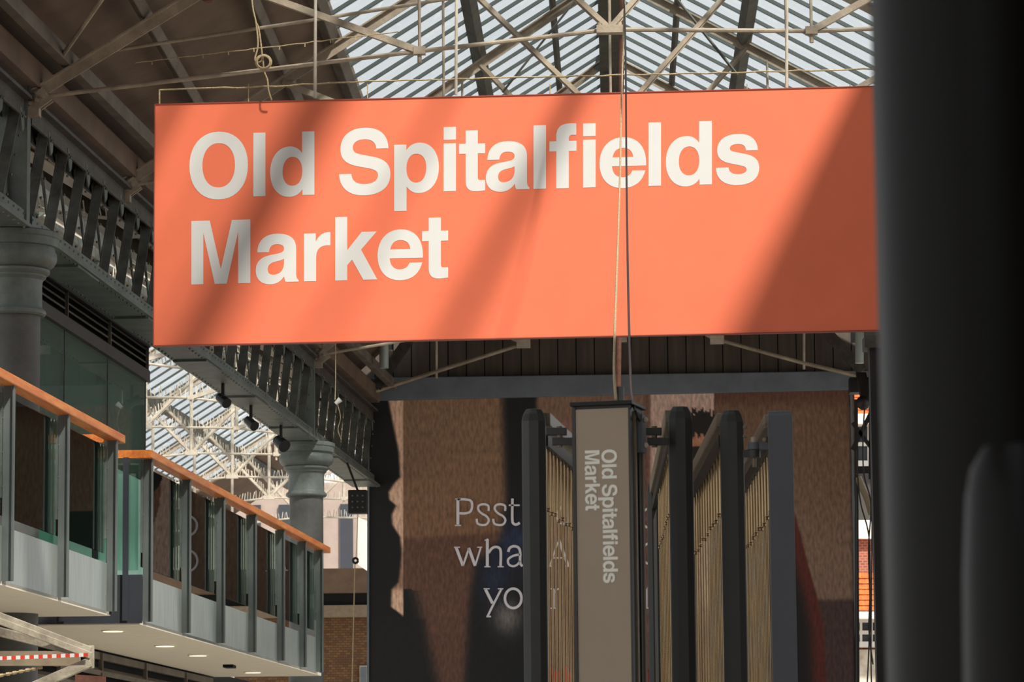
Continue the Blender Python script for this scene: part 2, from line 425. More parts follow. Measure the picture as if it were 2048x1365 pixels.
# glazed slopes with bars
def skylight(name, xa, za, xb, zb, ylo, yhi, bar_lo, step, shift=None, label=None):
    fn = shift or (lambda x, y, z: N(x, y, z))
    root = thing(name, label, 'skylight', fn((xa + xb) / 2, (ylo + yhi) / 2, (za + zb) / 2), kind='structure')
    nrm = Vector((zb - za, 0, -(xb - xa))).normalized()
    if nrm.z < 0: nrm = -nrm
    a, b = nrm * .14, nrm * .15
    MB().hexa([fn(xa, ylo, za) + a, fn(xb, ylo, zb) + a, fn(xb, yhi, zb) + a, fn(xa, yhi, za) + a,
               fn(xa, ylo, za) + b, fn(xb, ylo, zb) + b, fn(xb, yhi, zb) + b, fn(xa, yhi, za) + b]).build('glazing', m_roofglass, root)
    y = bar_lo
    while y < yhi:
        mb = MB(); mb.bar(fn(xa, y, za) + nrm * .12, fn(xb, y, zb) + nrm * .12, .03, .035, nrm)
        mb.cur = 1; mb.bar(fn(xa, y + .085, za) + nrm * .13, fn(xb, y + .085, zb) + nrm * .13, .13, .006, nrm)
        mb.build('glazing_bar', [m_bar, m_barlight], root)
        y += step
    return root
skylight('skylight_left', 0, RIDGE, GE_L, GZ_L, 12.5, 43.9, 27.5, .565, label='left slope of the glazed ridge skylight with white panes')
skylight('skylight_right', 0, RIDGE, GE_R, GZ_R, 12.5, 43.9, 27.5, .565, label='right slope of the glazed ridge skylight with white panes')

for nm, xe, ze in (('ceiling_far_left_blocker', GE_L, GZ_L), ('ceiling_far_right_blocker', GE_R, GZ_R)):  # unseen boarding added to keep the sun off the poster
    a = (N(0, 43.9, RIDGE + .17), N(xe, 43.9, ze + .17), N(xe, Y1R + .4, ze + .17), N(0, Y1R + .4, RIDGE + .17)); t = Vector((0, 0, .08))
    tag(MB().hexa([*a, *[v + t for v in a]]).build(nm, m_timber), kind='structure')
for nm, xe, ze in (('ceiling_near_left_blocker', GE_L, GZ_L), ('ceiling_near_right_blocker', GE_R, GZ_R)):  # unseen cover added so no sun reaches the stall screens
    a = (N(0, 3, RIDGE + .17), N(xe, 3, ze + .17), N(xe, 12.5, ze + .17), N(0, 12.5, RIDGE + .17)); t = Vector((0, 0, .08))
    tag(MB().hexa([*a, *[v + t for v in a]]).build(nm, m_timber), kind='structure')
# end gable: vertical boards, beam, wall
mb = MB()
x = -4.6
while x < 4.4:
    top = min(RIDGE - .62 * abs(x), 9) + .1
    mb.box(x, x + .255, 51.15, 51.2, 6.2 + E, max(6.5, top) + E); x += .27
mb.cur = 1; mb.box(-4.6, 4.5, 51.2, 51.24, 6.2 + E, 7.3 + E)
tag(mb.build('wall_end', [m_board, m_dark]), kind='structure')
bm_ = MB(); bm_.hexa([P(700, 801, 50.95), P(1740, 779, 50.95), P(1740, 779, 51.15), P(700, 801, 51.15), P(700, 757, 50.95), P(1740, 742, 50.95), P(1740, 742, 51.15), P(700, 757, 51.15)])
tag(bm_.build('trim_gable_beam', m_beam, bevel=.01), kind='structure')

# ================================================================== TRUSSES
def make_truss(name, label, fx, fz, rx, rz, apex, loc, cz=6.56, spikes=False, m=m_truss, group=None, sym=False, cat='roof truss'):
    """loc: world point of the place straight under the apex at eye level (x, y, E)"""
    root = thing(name, label, cat, loc, group=group)
    o = Vector(loc)
    def q(x, z, dy=0): return o + Vector((x, dy, z))
    A = q(0, apex)
    FL, FR = q(fx, fz), q(rx, rz)
    NL, NR = q(-1.59 if not sym else fx * .36, cz - .16), q(1.68 if not sym else rx * .36, cz - .04)
    C = q(0, cz)
    tL = 0.67; tR = 0.70
    pAL, pAR = A.lerp(FL, tL), A.lerp(FR, tR)
    pBL, pBR = A.lerp(FL, .32), A.lerp(FR, .33)
    for pt, nm in ((FL, 'rafter'), (FR, 'rafter')):
        b = MB(); b.bar(A, pt, .10, .015, Vector((0, 0, 1)), off=(0, .04)); b.bar(A, pt, .015, .10, Vector((0, 0, 1)))
        b.build(nm, m, root)
    for a_, b_ in ((FL, NL), (NL, C), (C, NR), (NR, FR)):
        MB().tube([a_, b_], .019, 8).build('tie_rod', m, root)
    for a_, b_ in ((pAL, NL), (pAR, NR)):
        b = MB(); b.bar(a_, b_, .055, .055); b.build('strut', m, root)
    for a_, b_ in ((pBL, C), (pBR, C)):
        b = MB(); b.bar(a_, b_, .045, .03); b.bar(a_, b_, .012, .06); b.build('strut', m, root)
    for nd, far in ((NL, FL), (NR, FR)):
        t = (nd.x - A.x) / (far.x - A.x)
        MB().tube([nd, A.lerp(far, t)], .013 if not spikes else .028, 6).build('hanger_rod', m, root)
    MB().tube([C, A], .013 if not spikes else .03, 6).build('king_rod', m, root)
    for nd in (NL, NR):
        b = MB(); b.box(nd.x - .05, nd.x + .05, nd.y - .035, nd.y + .035, nd.z - .03, nd.z + .035); b.tube([nd + Vector((0, 0, -.1)), nd], .018, 6); b.build('node', m, root)
    b = MB(); b.box(C.x - .11, C.x + .11, C.y - .05, C.y + .05, C.z - .035, C.z + .03)
    for sx in (-.08, .08):
        b.tube([C + Vector((sx, 0, 0)), C + Vector((sx, 0, .06))], .022, 8)
    b.build('node', m, root)
    # fan plate at the apex
    pts = [A + Vector((-.16, -.03, .02)), A + Vector((-.19, -.03, -.12)), A + Vector((-.07, -.03, -.2)), A + Vector((.07, -.03, -.2)), A + Vector((.19, -.03, -.12)), A + Vector((.16, -.03, .02))]
    b = MB().prism(pts, (0, .02, 0))
    for i in range(5):
        an = math.pi * (1.1 + .2 * i); c = A + Vector((.13 * math.cos(an), -.035, -.02 + .13 * math.sin(an)))
        b.tube([c, c + Vector((0, -.012, 0))], .012, 8)
    b.build('apex_plate', m_iron, root)
    # shoes
    for pt, s in ((FL, 1), (FR, -1)):
        b = MB(); b.box(pt.x - .09, pt.x + .09, pt.y - .06, pt.y + .06, pt.z - .16, pt.z - .08)
        b.bar(pt + Vector((-.02 * s, -.04, -.1)), pt + Vector((.16 * s, -.04, .03)), .02, .13)
        b.bar(pt + Vector((-.02 * s, .04, -.1)), pt + Vector((.16 * s, .04, .03)), .02, .13)
        for k in range(3):
            c = pt + Vector((s * (.02 + .05 * k), -.055, -.06 + .03 * k)); b.tube([c, c + Vector((0, -.02, 0))], .018, 8)
        b.build('shoe', m, root)
    if spikes:
        b = MB()
        for a_, b_ in ((NL, C), (C, NR), (C, pBR), (C, pBL), (NR, FR), (FL, NL), (NL, pAL), (NR, pAR)):
            L = (b_ - a_).length; n = int(L / .055)
            for i in range(n):
                c = a_.lerp(b_, (i + .5) / n) + Vector((0, 0, .02))
                d = Vector((random.uniform(-.03, .03), random.choice((-.03, .03)), .13 + random.uniform(-.03, .03)))
                e = Vector((.007, 0, 0))
                k = len(b.v); b.v += [c - e, c + e, c + e + d, c - e + d]; b.face([k, k + 1, k + 2, k + 3])
        tag(b.build('bird_spikes', m_trussw, root), kind='stuff')
    return root
TY = [28.6, 32.7, 36.8, 40.9, 45.0]
TL = ['iron roof truss nearest the camera, its tie rod crossing above the sign',
      'second iron roof truss, its shoe on the girder just left of the sign',
      'third iron roof truss whose sloping rafters run over the skylight behind the sign',
      'fourth iron roof truss with the grey fan plate at its apex',
      'far iron roof truss whose shoe shows below the sign over the second column']
FX = [-4.86, -4.67, -4.36, -4.1, -3.88]
for y_, l_, fx_ in zip(TY, TL, FX):
    make_truss('roof_truss', l_, fx_, 6.05, 4.45, RIDGE - .55 * 4.45, RIDGE, (0, y_, E), group='iron roof trusses of the nave')
# raised secondary rod of the first bay
tag(MB().tube([P(186, 107, 29.0), P(633, 39, 29.0), P(905, -4, 29.0)], .016, 8).build('brace_rod', m_truss), 'brown brace rod sloping up right above the nearest tie rod', 'rod')
tag(MB().tube([P(122, 116, 28.4), P(208, -8, 26.6)], .02, 8).build('brace_rod', m_truss), 'short brown rod rising from the truss shoe at top left', 'rod')
w_ = [P(x, y + random.uniform(-1, 1), 28.45) for x, y in [(270 + 17 * k, 126 - (17 * k) * .118) for k in range(32)]]
b = MB(); b.tube(w_, .005, 5)
for k in range(2, 30, 3): b.bar(w_[k], w_[k] - Vector((0, 0, .03)), .008, .008)
tag(b.build('bird_wire', m_rope), 'thin dotted bird wire just above the nearest tie rod', 'wire')
# bracing in the skylight bays
tag(MB().tube([P(1352, -4, 34.5), P(1475, 150, 34.5)], .016, 6).build('brace_rod', m_purlin), 'thin dark brace rod right of the ridge under the skylight', 'rod')
tag(MB().tube([P(1154, -4, 36.5), P(1005, 185, 36.5)], .013, 6).build('brace_rod', m_purlin), 'thin dark brace rod left of the ridge under the skylight', 'rod')

# end truss in front of the gable
root = thing('end_truss', 'last truss with raised tie rods in front of the boarded gable', 'roof truss', (0, 50.5, E))
YE = 50.5
for pts in ([(741, 786), (871, 744), (1047, 688)], [(1740, 758), (1608, 727), (1437, 680)]):
    pp = [P(a, b, YE) for a, b in pts]
    MB().tube(pp, .028, 8).build('tie_rod', m_truss, root)
for a, b, c in ((873, 640, 745), (1608, 625, 727)):
    MB().tube([P(a, b, YE), P(a, c + 12, YE)], .018, 8).build('hanger_rod', m_trussw, root)
for a, b in ((1047, 688), (1434, 680), (1240, 676)):
    c = P(a, b, YE); MB().box(c.x - .1, c.x + .1, YE - .05, YE + .05, c.z - .06, c.z + .06).build('node', m_trussw, root)
MB().bar(P(1047, 688, YE), P(1020, 674, YE), .06, .06).build('strut', m_trussw, root)
MB().bar(P(1434, 680, YE), P(1412, 668, YE), .06, .06).build('strut', m_trussw, root)
for (a, b, c, d) in ((752, 775, 845, 640), (1725, 742, 1630, 640)):
    m2 = MB(); m2.bar(P(a, b, YE), P(c, d, YE), .12, .1); m2.bar(P(a, b, YE - .1), P(c, d, YE - .1), .03, .16)
    m2.build('rafter', m_irond, root)
b = MB(); c = P(733, 786, YE); b.box(c.x - .12, c.x + .08, YE - .1, YE + .1, c.z - .06, c.z + .12); b.build('shoe', m_truss, root)

# ================================================================== ARCADE
GB, GT = 4.90, 6.02         # girder bottom / top
def column(Y, label):
    c = W(ARC, Y, 0); root = thing('iron_column', label, 'column', (c.x, c.y, 0), group='iron columns of the left arcade')
    cx, cy = c.x, c.y
    ct = GB + E
    MB().lathe(cx, cy, [(.27, 0), (.27, .25), (.235, .3), (.23, .35), (.218, ct - .70)], 48).build('shaft', m_irons, root)
    MB().lathe(cx, cy, [(.218, ct - .70), (.245, ct - .70), (.262, ct - .685), (.266, ct - .67), (.262, ct - .655), (.236, ct - .63), (.232, ct - .62), (.230, ct - .43), (.236, ct - .40), (.25, ct - .385), (.262, ct - .375), (.262, ct - .36),
                (.28, ct - .35), (.293, ct - .335), (.293, ct - .315), (.278, ct - .305), (.30, ct - .295), (.33, ct - .27), (.348, ct - .24), (.353, ct - .21), (.35, ct - .18), (.335, ct - .15), (.335, ct - .13), (.36, ct - .125), (.362, ct - .06), (.372, ct - .05), (.372, ct - .01), (.36, ct)], 64).build('capital', m_iron, root)
    b = MB(); b.box(cx - .05, cx + .11, cy - .08, cy + .08, ct, GT + E + .02); b.box(cx - .13, cx - .05, cy - .13, cy + .13, ct, GT + E); b.build('upper_post', m_iron, root)
    b = MB(); b.box(cx - .1, cx + .17, cy - .12, cy + .12, GT + E, GT + E + .05)
    for k in (-.07, .12): b.tube([(cx + k, cy - .1, GT + E + .05), (cx + k, cy - .1, GT + E + .13)], .02, 8)
    b.build('bearing_plate', m_irond, root)
    return root
column(28.6, 'large near iron column with moulded capital at the left edge')
column(45.0, 'smaller far iron column with moulded capital beyond the balcony end')

def girder(ya, yb, n, label, name='lattice_girder'):
    p = W(ARC, (ya + yb) / 2, 0); root = thing(name, label, 'girder', (p.x, p.y, GB + E), group='riveted lattice girders of the left arcade')
    b = MB()
    b.bar(W(ARC, ya, GT), W(ARC, yb, GT), .34, .03)
    b.bar(W(ARC + .09, ya, GT - .08), W(ARC + .09, yb, GT - .08), .02, .16)
    b.bar(W(ARC - .09, ya, GT - .08), W(ARC - .09, yb, GT - .08), .02, .16)
    b.build('top_chord', m_irond, root)
    b = MB()
    b.bar(W(ARC, ya, GB + .015), W(ARC, yb, GB + .015), .40, .03)
    b.bar(W(ARC + .10, ya, GB + .10), W(ARC + .10, yb, GB + .10), .02, .15)
    b.bar(W(ARC - .10, ya, GB + .10), W(ARC - .10, yb, GB + .10), .02, .15)
    y = ya
    while y < yb:            # rivets along the chord
        for z in (.06, .14): b.ball(W(ARC + .113, y, GB + z), .011, 4)
        for s in (-.16, .16): b.ball(W(ARC + s, y, GB - .002), .013, 4)
        y += .18
    yy = ya + 1.5
    while yy < yb - 1:       # splice plates under the chord
        b.bar(W(ARC, yy, GB - .012), W(ARC, yy + .9, GB - .012), .36, .02); yy += 3.2
    b.build('bottom_chord', m_iron, root)
    step = (yb - ya) / n
    for i in range(n):
        y = ya + step * (i + .15)
        b = MB(); p, q = W(ARC + .05, y, GB + .1), W(ARC + .05, y + step * .85, GT - .08)
        b.bar(p, q, .012, .095, Vector((0, 1, 0)), off=(.05, 0)); b.bar(p, q, .08, .012, Vector((0, 1, 0)), off=(0, -.045))
        d = (q - p)
        for k in range(5):
            c = p + d * (.1 + .2 * k) + Vector((.065, -.02, 0)); b.ball(c, .013, 4)
        b.build('strut', m_ironm, root)
        b = MB(); p, q = W(ARC - .06, y, GT - .08), W(ARC - .06, y + step * .85, GB + .1)
        b.bar(p, q, .012, .09, Vector((0, 1, 0))); b.build('strut', m_ironm, root)
    for i in range(n):
        y = ya + step * (i + .97); b = MB()
        c = W(ARC + .085, y, GT - .12)
        b.prism([c + Vector((0, -.14, .02)), c + Vector((0, .14, .02)), c + Vector((0, .10, -.12)), c + Vector((0, 0, -.17)), c + Vector((0, -.06, -.10))], (.012, 0, 0))
        for k in (-.07, .0, .07): b.ball(c + Vector((.02, k, -.03)), .012, 4)
        b.build('gusset', m_iron, root)
    return root
girder(20.5, 28.45, 10, 'lattice girder left of the near column at the photo edge')
girder(28.75, 44.85, 21, 'long lattice girder between the near and far columns, passing behind the sign')
girder(45.15, 51.0, 8, 'short lattice girder from the far column to the poster wall')

# ================================================================== AISLE BEHIND THE ARCADE
AC = -10.9
def aisle(x, y, z): return W(AC + x, y, z)
for i, y_ in enumerate([34.4, 47.8, 51.9, 56.0, 60.1, 64.3, 68.6, 73.0]):
    lab = ['side aisle truss behind the glass pavilion', 'pale aisle truss with bird spikes just beyond the glass pavilion', 'second pale spiked aisle truss beyond the pavilion', 'third pale spiked aisle truss, king rod beside the pavilion corner', 'fourth spiked aisle truss above the balcony handrail',
           'fifth spiked aisle truss above the balcony handrail', 'sixth spiked aisle truss nearer the far column', 'last spiked aisle truss seen beside the far column'][i]
    w = W(AC, y_, 0)
    make_truss('aisle_truss', lab, -4.1, 6.0, 4.1, 6.0, 8.6, (w.x, y_, E), cz=6.40, spikes=True, m=m_trussw, group='iron trusses of the side aisle', sym=True)
skylight('skylight_aisle_right', 0, 8.6, 2.6, 6.95, 30, 75, 44, .62, aisle, 'right slope of the side aisle skylight')
skylight('skylight_aisle_left', 0, 8.6, -2.6, 6.95, 30, 75, 44, .62, aisle, 'left slope of the side aisle skylight')
for nm, xa, xb in (('ceiling_aisle_right', 2.6, 4.3), ('ceiling_aisle_left', -2.6, -4.3)):
    a = (aisle(xa, -25, 7.1), aisle(xb, -25, 6.15), aisle(xb, 80, 6.15), aisle(xa, 80, 7.1)); t = Vector((0, 0, .08))
    tag(MB().hexa([*a, *[v + t for v in a]]).build(nm, m_timber), kind='structure')
for nm, xb in (('ceiling_aisle_far_right', 2.6), ('ceiling_aisle_far_left', -2.6)):
    a = (aisle(0, 75, 8.75), aisle(xb, 75, 7.1), aisle(xb, 80, 7.1), aisle(0, 80, 8.75)); t = Vector((0, 0, .08))
    tag(MB().hexa([*a, *[v + t for v in a]]).build(nm, m_timber), kind='structure')
for xo, z, w_ in ((0, 8.55, .2), (1.35, 7.75, .1), (-1.35, 7.75, .1), (2.6, 6.98, .12), (-2.6, 6.98, .12)):
    tag(MB().bar(aisle(xo, 30, z), aisle(xo, 80, z), w_, .2).build('trim_aisle_purlin', m_purlin), kind='structure')
# far wall of the aisle: brick below, dark eave above
zt = P(690, 1228, 80).z
a = W(-13.5, 80, 0); b_ = W(-4.2, 80, 0)
tag(MB().box(a.x, b_.x, 80, 80.3, 0, zt).build('wall_brick', m_brick), kind='structure')
z2 = P(690, 1188, 79.5).z; z3 = P(690, 1140, 79).z
mb = MB(); mb.box(a.x - 3, b_.x, 79.4, 80.3, zt + .15, z2); mb.cur = 1; mb.box(a.x - 3, b_.x, 79.3, 79.45, zt - .12, zt + .15)
mb.cur = 2; mb.hexa([(a.x - 3, 79.2, z2), (b_.x, 79.2, z2), (b_.x, 80.3, z2), (a.x - 3, 80.3, z2), (a.x - 3, 78.6, z3), (b_.x, 78.6, z3), (b_.x, 80.3, z3), (a.x - 3, 80.3, z3)])
tag(mb.build('trim_brick_eave', [m_dark, m_rail, m_timber]), kind='structure')
fb = thing('far_building', 'pale pink building outside beyond the end of the side aisle', 'building', P(520, 1060, 96))
mb = MB(); p0 = P(330, 1200, 96); p1 = P(760, 965, 96); mb.box(p0.x, p1.x, 96, 97, 0, p1.z); mb.build('wall', m_pink, fb)
for i in range(7):
    x0 = p0.x + .6 + (p1.x - p0.x) * i / 7
    f = MB().box(x0, x0 + .35, 95.9, 96, p0.z + .6, p1.z - .6).build('window', m_navy, fb)
c = P(726, 1348, 79.9)
n_ = MB().box(c.x - .08, c.x + .1, 79.9, 79.95, c.z - .5, c.z + .18); n_.cur = 1; n_.box(c.x - .06, c.x + .08, 79.88, 79.9, c.z - .46, c.z + .15)
tag(n_.build('notice_board', [m_trussw, m_beam]), 'small framed notice on the far brick wall left of the poster', 'notice')

# ================================================================== GLASS PAVILION
SG = -7.2
YP0, YP1 = 22.0, 36.9
root = thing('glass_pavilion', 'green glass upper storey with a dark louvre band behind the near column', 'glass wall', W(SG, 30, 1.8))
zt = (PS(288, 762, SG).z - E)
zl = (PS(288, 690, SG).z - E)
ys = [22.0, 25.4, 28.3, 31.2, 34.05, 36.9]
ys = []
for px in (287, 211, 124, 48, -20, -90):
    ys.append(PS(px, 800, SG).y)
ys = ys[::-1]; YP0, YP1 = ys[0], ys[-1]
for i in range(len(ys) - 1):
    for z0, z1, mm_, nm_ in ((1.8, 3.62, m_litpaint, 'lit_interior_pane'), (3.62, zt, m_pavglass, 'glass_pane')):  # lower panes take the painted lit-interior colour
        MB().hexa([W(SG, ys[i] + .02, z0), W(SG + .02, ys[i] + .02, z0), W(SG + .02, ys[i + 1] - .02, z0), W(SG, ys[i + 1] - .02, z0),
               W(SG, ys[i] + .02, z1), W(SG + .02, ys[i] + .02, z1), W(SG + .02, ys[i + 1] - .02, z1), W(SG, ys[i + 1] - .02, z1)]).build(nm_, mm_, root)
    MB().bar(W(SG, ys[i + 1], 1.8), W(SG, ys[i + 1], zt), .05, .035, Vector((0, 1, 0))).build('mullion', m_louvre, root)
b = MB(); b.bar(W(SG + .02, YP0, zt + .04), W(SG + .02, YP1, zt + .04), .10, .12); b.build('head_rail', m_louvre, root)
b = MB(); b.bar(W(SG + .02, YP0, zl), W(SG + .02, YP1, zl), .10, .07); b.build('top_rail', m_louvre, root)
for k in range(4):
    z = zt + .14 + (zl - zt - .1) * k / 4
    MB().bar(W(SG - .02, YP0, z), W(SG - .02, YP1, z), .12, .016, Vector((.5, 0, 1))).build('louvre_blade', m_louvre, root)
for px in (287, 211, 124, 48):
    y = PS(px, 740, SG).y
    MB().bar(W(SG + .04, y, zt), W(SG + .04, y, zl), .03, .04, Vector((0, 1, 0))).build('louvre_post', m_timberb, root)
MB().hexa([W(SG - .14, YP0, zt), W(SG - .09, YP0, zt), W(SG - .09, YP1, zt), W(SG - .14, YP1, zt), W(SG - .14, YP0, zl), W(SG - .09, YP0, zl), W(SG - .09, YP1, zl), W(SG - .14, YP1, zl)]).build('backing', m_dark, root)
MB().hexa([W(SG - .5, YP1, zt), W(SG + .03, YP1, zt), W(SG + .03, YP1 + .03, zt), W(SG - .5, YP1 + .03, zt), W(SG - .5, YP1, zl), W(SG + .03, YP1, zl), W(SG + .03, YP1 + .03, zl), W(SG - .5, YP1 + .03, zl)]).build('end_cap', m_louvre, root)
MB().bar(W(SG - .9, YP0, zl + .06), W(SG - .9, YP1, zl + .06), 1.8, .05).build('roof_slab', m_dark, root)
MB().hexa([W(SG - 1.8, YP0, 1.8), W(SG - 1.75, YP0, 1.8), W(SG - 1.75, YP1, 1.8), W(SG - 1.8, YP1, 1.8), W(SG - 1.8, YP0, zl), W(SG - 1.75, YP0, zl), W(SG - 1.75, YP1, zl), W(SG - 1.8, YP1, zl)]).build('back_wall', m_green, root)

# ================================================================== BALCONIES
CB = -5.846
SOF = 1.745
HR = 3.255                     # handrail top above eye
def balcony(name, label, posts, yend, ystart, ret_at, group):
    root = thing(name, label, 'balcony', W(CB - .6, (ystart + yend) / 2, SOF), group=group)
    sP, sF, sI = CB, CB - .085, CB - 1.34
    b = MB(); b.bar(W(CB - .045, ystart, HR - .035), W(CB - .045, yend, HR - .035), .12, .07)
    b.build('handrail', m_handrail, root, bevel=.008)
    for y in posts:
        b = MB(); b.bar(W(CB - .043, y, SOF + .02), W(CB - .043, y, HR - .07), .086, .014, Vector((0, 1, 0)))
        b.bar(W(CB - .006, y - .02, SOF + .02), W(CB - .006, y - .02, HR - .07), .012, .05, Vector((0, 1, 0)))
        b.build('post', m_post, root)
        b = MB(); b.bar(W(CB - .09, y - .05, SOF + .62), W(CB - .09, y - .05, HR - .08), .02, .03, Vector((0, 1, 0)))
        for k in range(4): b.ball(W(CB - .078, y - .05, SOF + .7 + .25 * k), .008, 4)
        b.build('glass_clamp', m_iron, root)
    edges = ([ystart] if ystart < posts[0] - .3 else []) + posts
    for i in range(len(edges) - 1):
        ya, yb = edges[i] + .01, edges[i + 1] - .01
        MB().hexa([W(sF - .02, ya, SOF), W(sF, ya, SOF), W(sF, yb, SOF), W(sF - .02, yb, SOF), W(sF - .02, ya, SOF + .42), W(sF, ya, SOF + .42), W(sF, yb, SOF + .42), W(sF - .02, yb, SOF + .42)]).build('fascia_panel', m_fascia, root)
        MB().hexa([W(sF - .025, ya, SOF + .50), W(sF - .013, ya, SOF + .50), W(sF - .013, yb - .04, SOF + .50), W(sF - .025, yb - .04, SOF + .50), W(sF - .025, ya, HR - .12), W(sF - .013, ya, HR - .12), W(sF - .013, yb - .04, HR - .12), W(sF - .025, yb - .04, HR - .12)]).build('glass_pane', m_balglass, root)
    # deck and soffit
    ya, yb = ystart, yend - .1
    MB().hexa([W(sI, ya, SOF + .03), W(sF - .02, ya, SOF + .03), W(sF - .02, yb, SOF + .03), W(sI, yb, SOF + .03), W(sI, ya, SOF + .32), W(sF - .02, ya, SOF + .32), W(sF - .02, yb, SOF + .32), W(sI, yb, SOF + .32)]).build('deck', m_navy, root)
    MB().hexa([W(sI, ya, SOF - .01), W(sF, ya, SOF - .01), W(sF, yb, SOF - .01), W(sI, yb, SOF - .01), W(sI, ya, SOF + .025), W(sF, ya, SOF + .025), W(sF, yb, SOF + .025), W(sI, yb, SOF + .025)]).build('soffit', m_soffit, root)
    # return across the walkway
    y = ret_at
    MB().bar(W(CB, y, HR - .04), W(sI, y, HR - .04), .10, .07).build('return_handrail', m_handrail, root)
    MB().hexa([W(sI, y - .02, SOF), W(CB - .06, y - .02, SOF), W(CB - .06, y, SOF), W(sI, y, SOF), W(sI, y - .02, SOF + .42), W(CB - .06, y - .02, SOF + .42), W(CB - .06, y, SOF + .42), W(sI, y, SOF + .42)]).build('return_fascia', m_navy, root)  # shade on this camera-facing return is put into its dark colour
    for s in (CB - .2, CB - .75):
        b = MB(); b.bar(W(s, y - .05, SOF + .02), W(s, y - .05, HR - .07), .05, .02, Vector((0, 1, 0))); b.build('return_post', m_navy, root)
    MB().hexa([W(sI, y - .01, SOF + .46), W(CB - .1, y - .01, SOF + .46), W(CB - .1, y, SOF + .46), W(sI, y, SOF + .46), W(sI, y - .01, HR - .12), W(CB - .1, y - .01, HR - .12), W(CB - .1, y, HR - .12), W(sI, y, HR - .12)]).build('return_glass', m_balglass, root)
    return root
g_b = 'wood-railed balconies on the left'
balcony('balcony', 'far balcony with orange wooden handrail, seven grey posts and downlit soffit', [30.4, 32.25, 34.1, 36.0, 37.9, 39.5, 40.8], 41.3, 30.25, 30.25, g_b)
balcony('balcony', 'near balcony with orange wooden handrail running off the left edge', [21.4, 23.3, 25.15, 27.0, 28.86], 29.1, 20.0, 28.98, g_b)
DL = [(226, 1262, 'first recessed downlight in the far balcony soffit, nearest the camera'), (330, 1292, 'second recessed downlight in the far balcony soffit'),
      (396, 1311, 'third recessed downlight in the far balcony soffit'), (506, 1345, 'fourth recessed downlight, farthest along the balcony soffit')]
for px, py, lab in DL:
    d = ray(px, py); t = (SOF - .012) / d.z; p = d * t + Vector((0, 0, E))
    r_ = thing('downlight', lab, 'downlight', p, group='downlights in the balcony soffit')
    MB().lathe(p.x, p.y, [(.105, p.z - .008), (.11, p.z + .004)], 24).build('trim_ring', m_soffit, r_)
    MB().lathe(p.x, p.y, [(.088, p.z - .012), (.088, p.z - .009)], 24).build('lens', m_lamp, r_)
d = ray(459, 1333); p = d * ((SOF - .02) / d.z) + Vector((0, 0, E))
tag(MB().box(p.x - .055, p.x + .055, p.y - .16, p.y + .16, p.z - .02, p.z + .01).build('smoke_detector', m_dark), 'small dark sensor on the soffit between third and fourth downlights', 'sensor')

# lower wall with louvres under the balcony
SW = CB - 1.35
root = thing('louvre_panel', 'dark louvre panel below the far balcony soffit', 'louvre', W(SW, 36, .5))
zt2 = SOF - .04
MB().hexa([W(SW - .14, 20, -.4), W(SW - .09, 20, -.4), W(SW - .09, 46, -.4), W(SW - .14, 46, -.4), W(SW - .14, 20, zt2 + .1), W(SW - .09, 20, zt2 + .1), W(SW - .09, 46, zt2 + .1), W(SW - .14, 46, zt2 + .1)]).build('backing', m_dark, root)
MB().bar(W(SW, 20, zt2 - .03), W(SW, 41, zt2 - .03), .06, .07).build('frame_rail', m_timberb, root)
for k in range(1, 6):
    MB().bar(W(SW, 20, zt2 - .03 - .145 * k), W(SW, 41, zt2 - .03 - .145 * k), .10, .05, Vector((.6, 0, 1))).build('louvre_blade', m_timberb, root)
for px in (30, 112, 196, 285, 366):
    y = PS(px, 1320, SW).y
    MB().bar(W(SW + .03, y, zt2 - .8), W(SW + .03, y, zt2), .04, .06, Vector((0, 1, 0))).build('mullion', m_timberb, root)
MB().bar(W(SW, 20, zt2 - .95), W(SW, 41, zt2 - .95), .12, .25).build('sill', m_rust, root)

# ================================================================== BIG SIGN
YS = 24.0
tl, tr, br_, bl = P(310, 209, YS), P(1856, 170, YS), P(1856, 659, YS), P(307, 692, YS)
root = thing('market_sign', 'large orange-red hanging sign reading Old Spitalfields Market', 'sign', (tl + tr + br_ + bl) / 4)
th = Vector((0, .06, 0))
MB().hexa([bl, br_, br_ + th, bl + th, tl, tr, tr + th, tl + th]).build('panel', m_sign, root)
fw = Vector((0, -.004, 0))
b = MB()
for a, c in ((tl, tr), (bl, br_), (tl, bl), (tr, br_)):
    b.bar(a + th * .5 + fw, c + th * .5 + fw, .066, .006, Vector((0, 0, 1)) if abs(a.z - c.z) < .3 else Vector((1, 0, 0)))
b.build('edge_trim', m_edge, root)
mp_ = lambda x, y: P(x, -y, YS) + Vector((0, -.0012, 0))
outline_mesh('lettering_old_spitalfields', set_line(LINE1, 519, 392.7, -.0262), mp_, Vector((0, .001, 0)), m_white, root)
outline_mesh('lettering_market', set_line(LINE2, 440, 568, -.0275), mp_, Vector((0, .001, 0)), m_white, root)
b = MB()                       # wire rail along the top edge against birds
pts = [P(319, 208, YS + .03), P(319, 179, YS + .03)]
b.tube(pts, .006, 6)
wire = []
for i in range(60):
    x = 319 + (1856 - 319) * i / 59
    wire.append(P(x, 179 - (x - 319) * .0245 + random.uniform(-1.2, 1.2) + (-6 if x > 520 else 0) * min(1, (x - 520) / 200 if x > 520 else 0), YS + .03))
b.tube(wire, .006, 5)
for x in (497, 735, 1100, 1494, 1700):
    b.tube([P(x, 168, YS + .03), P(x, 200 - (x - 310) * .025 + 8, YS + .03)], .004, 5)
b.build('bird_wire', m_rope, root)
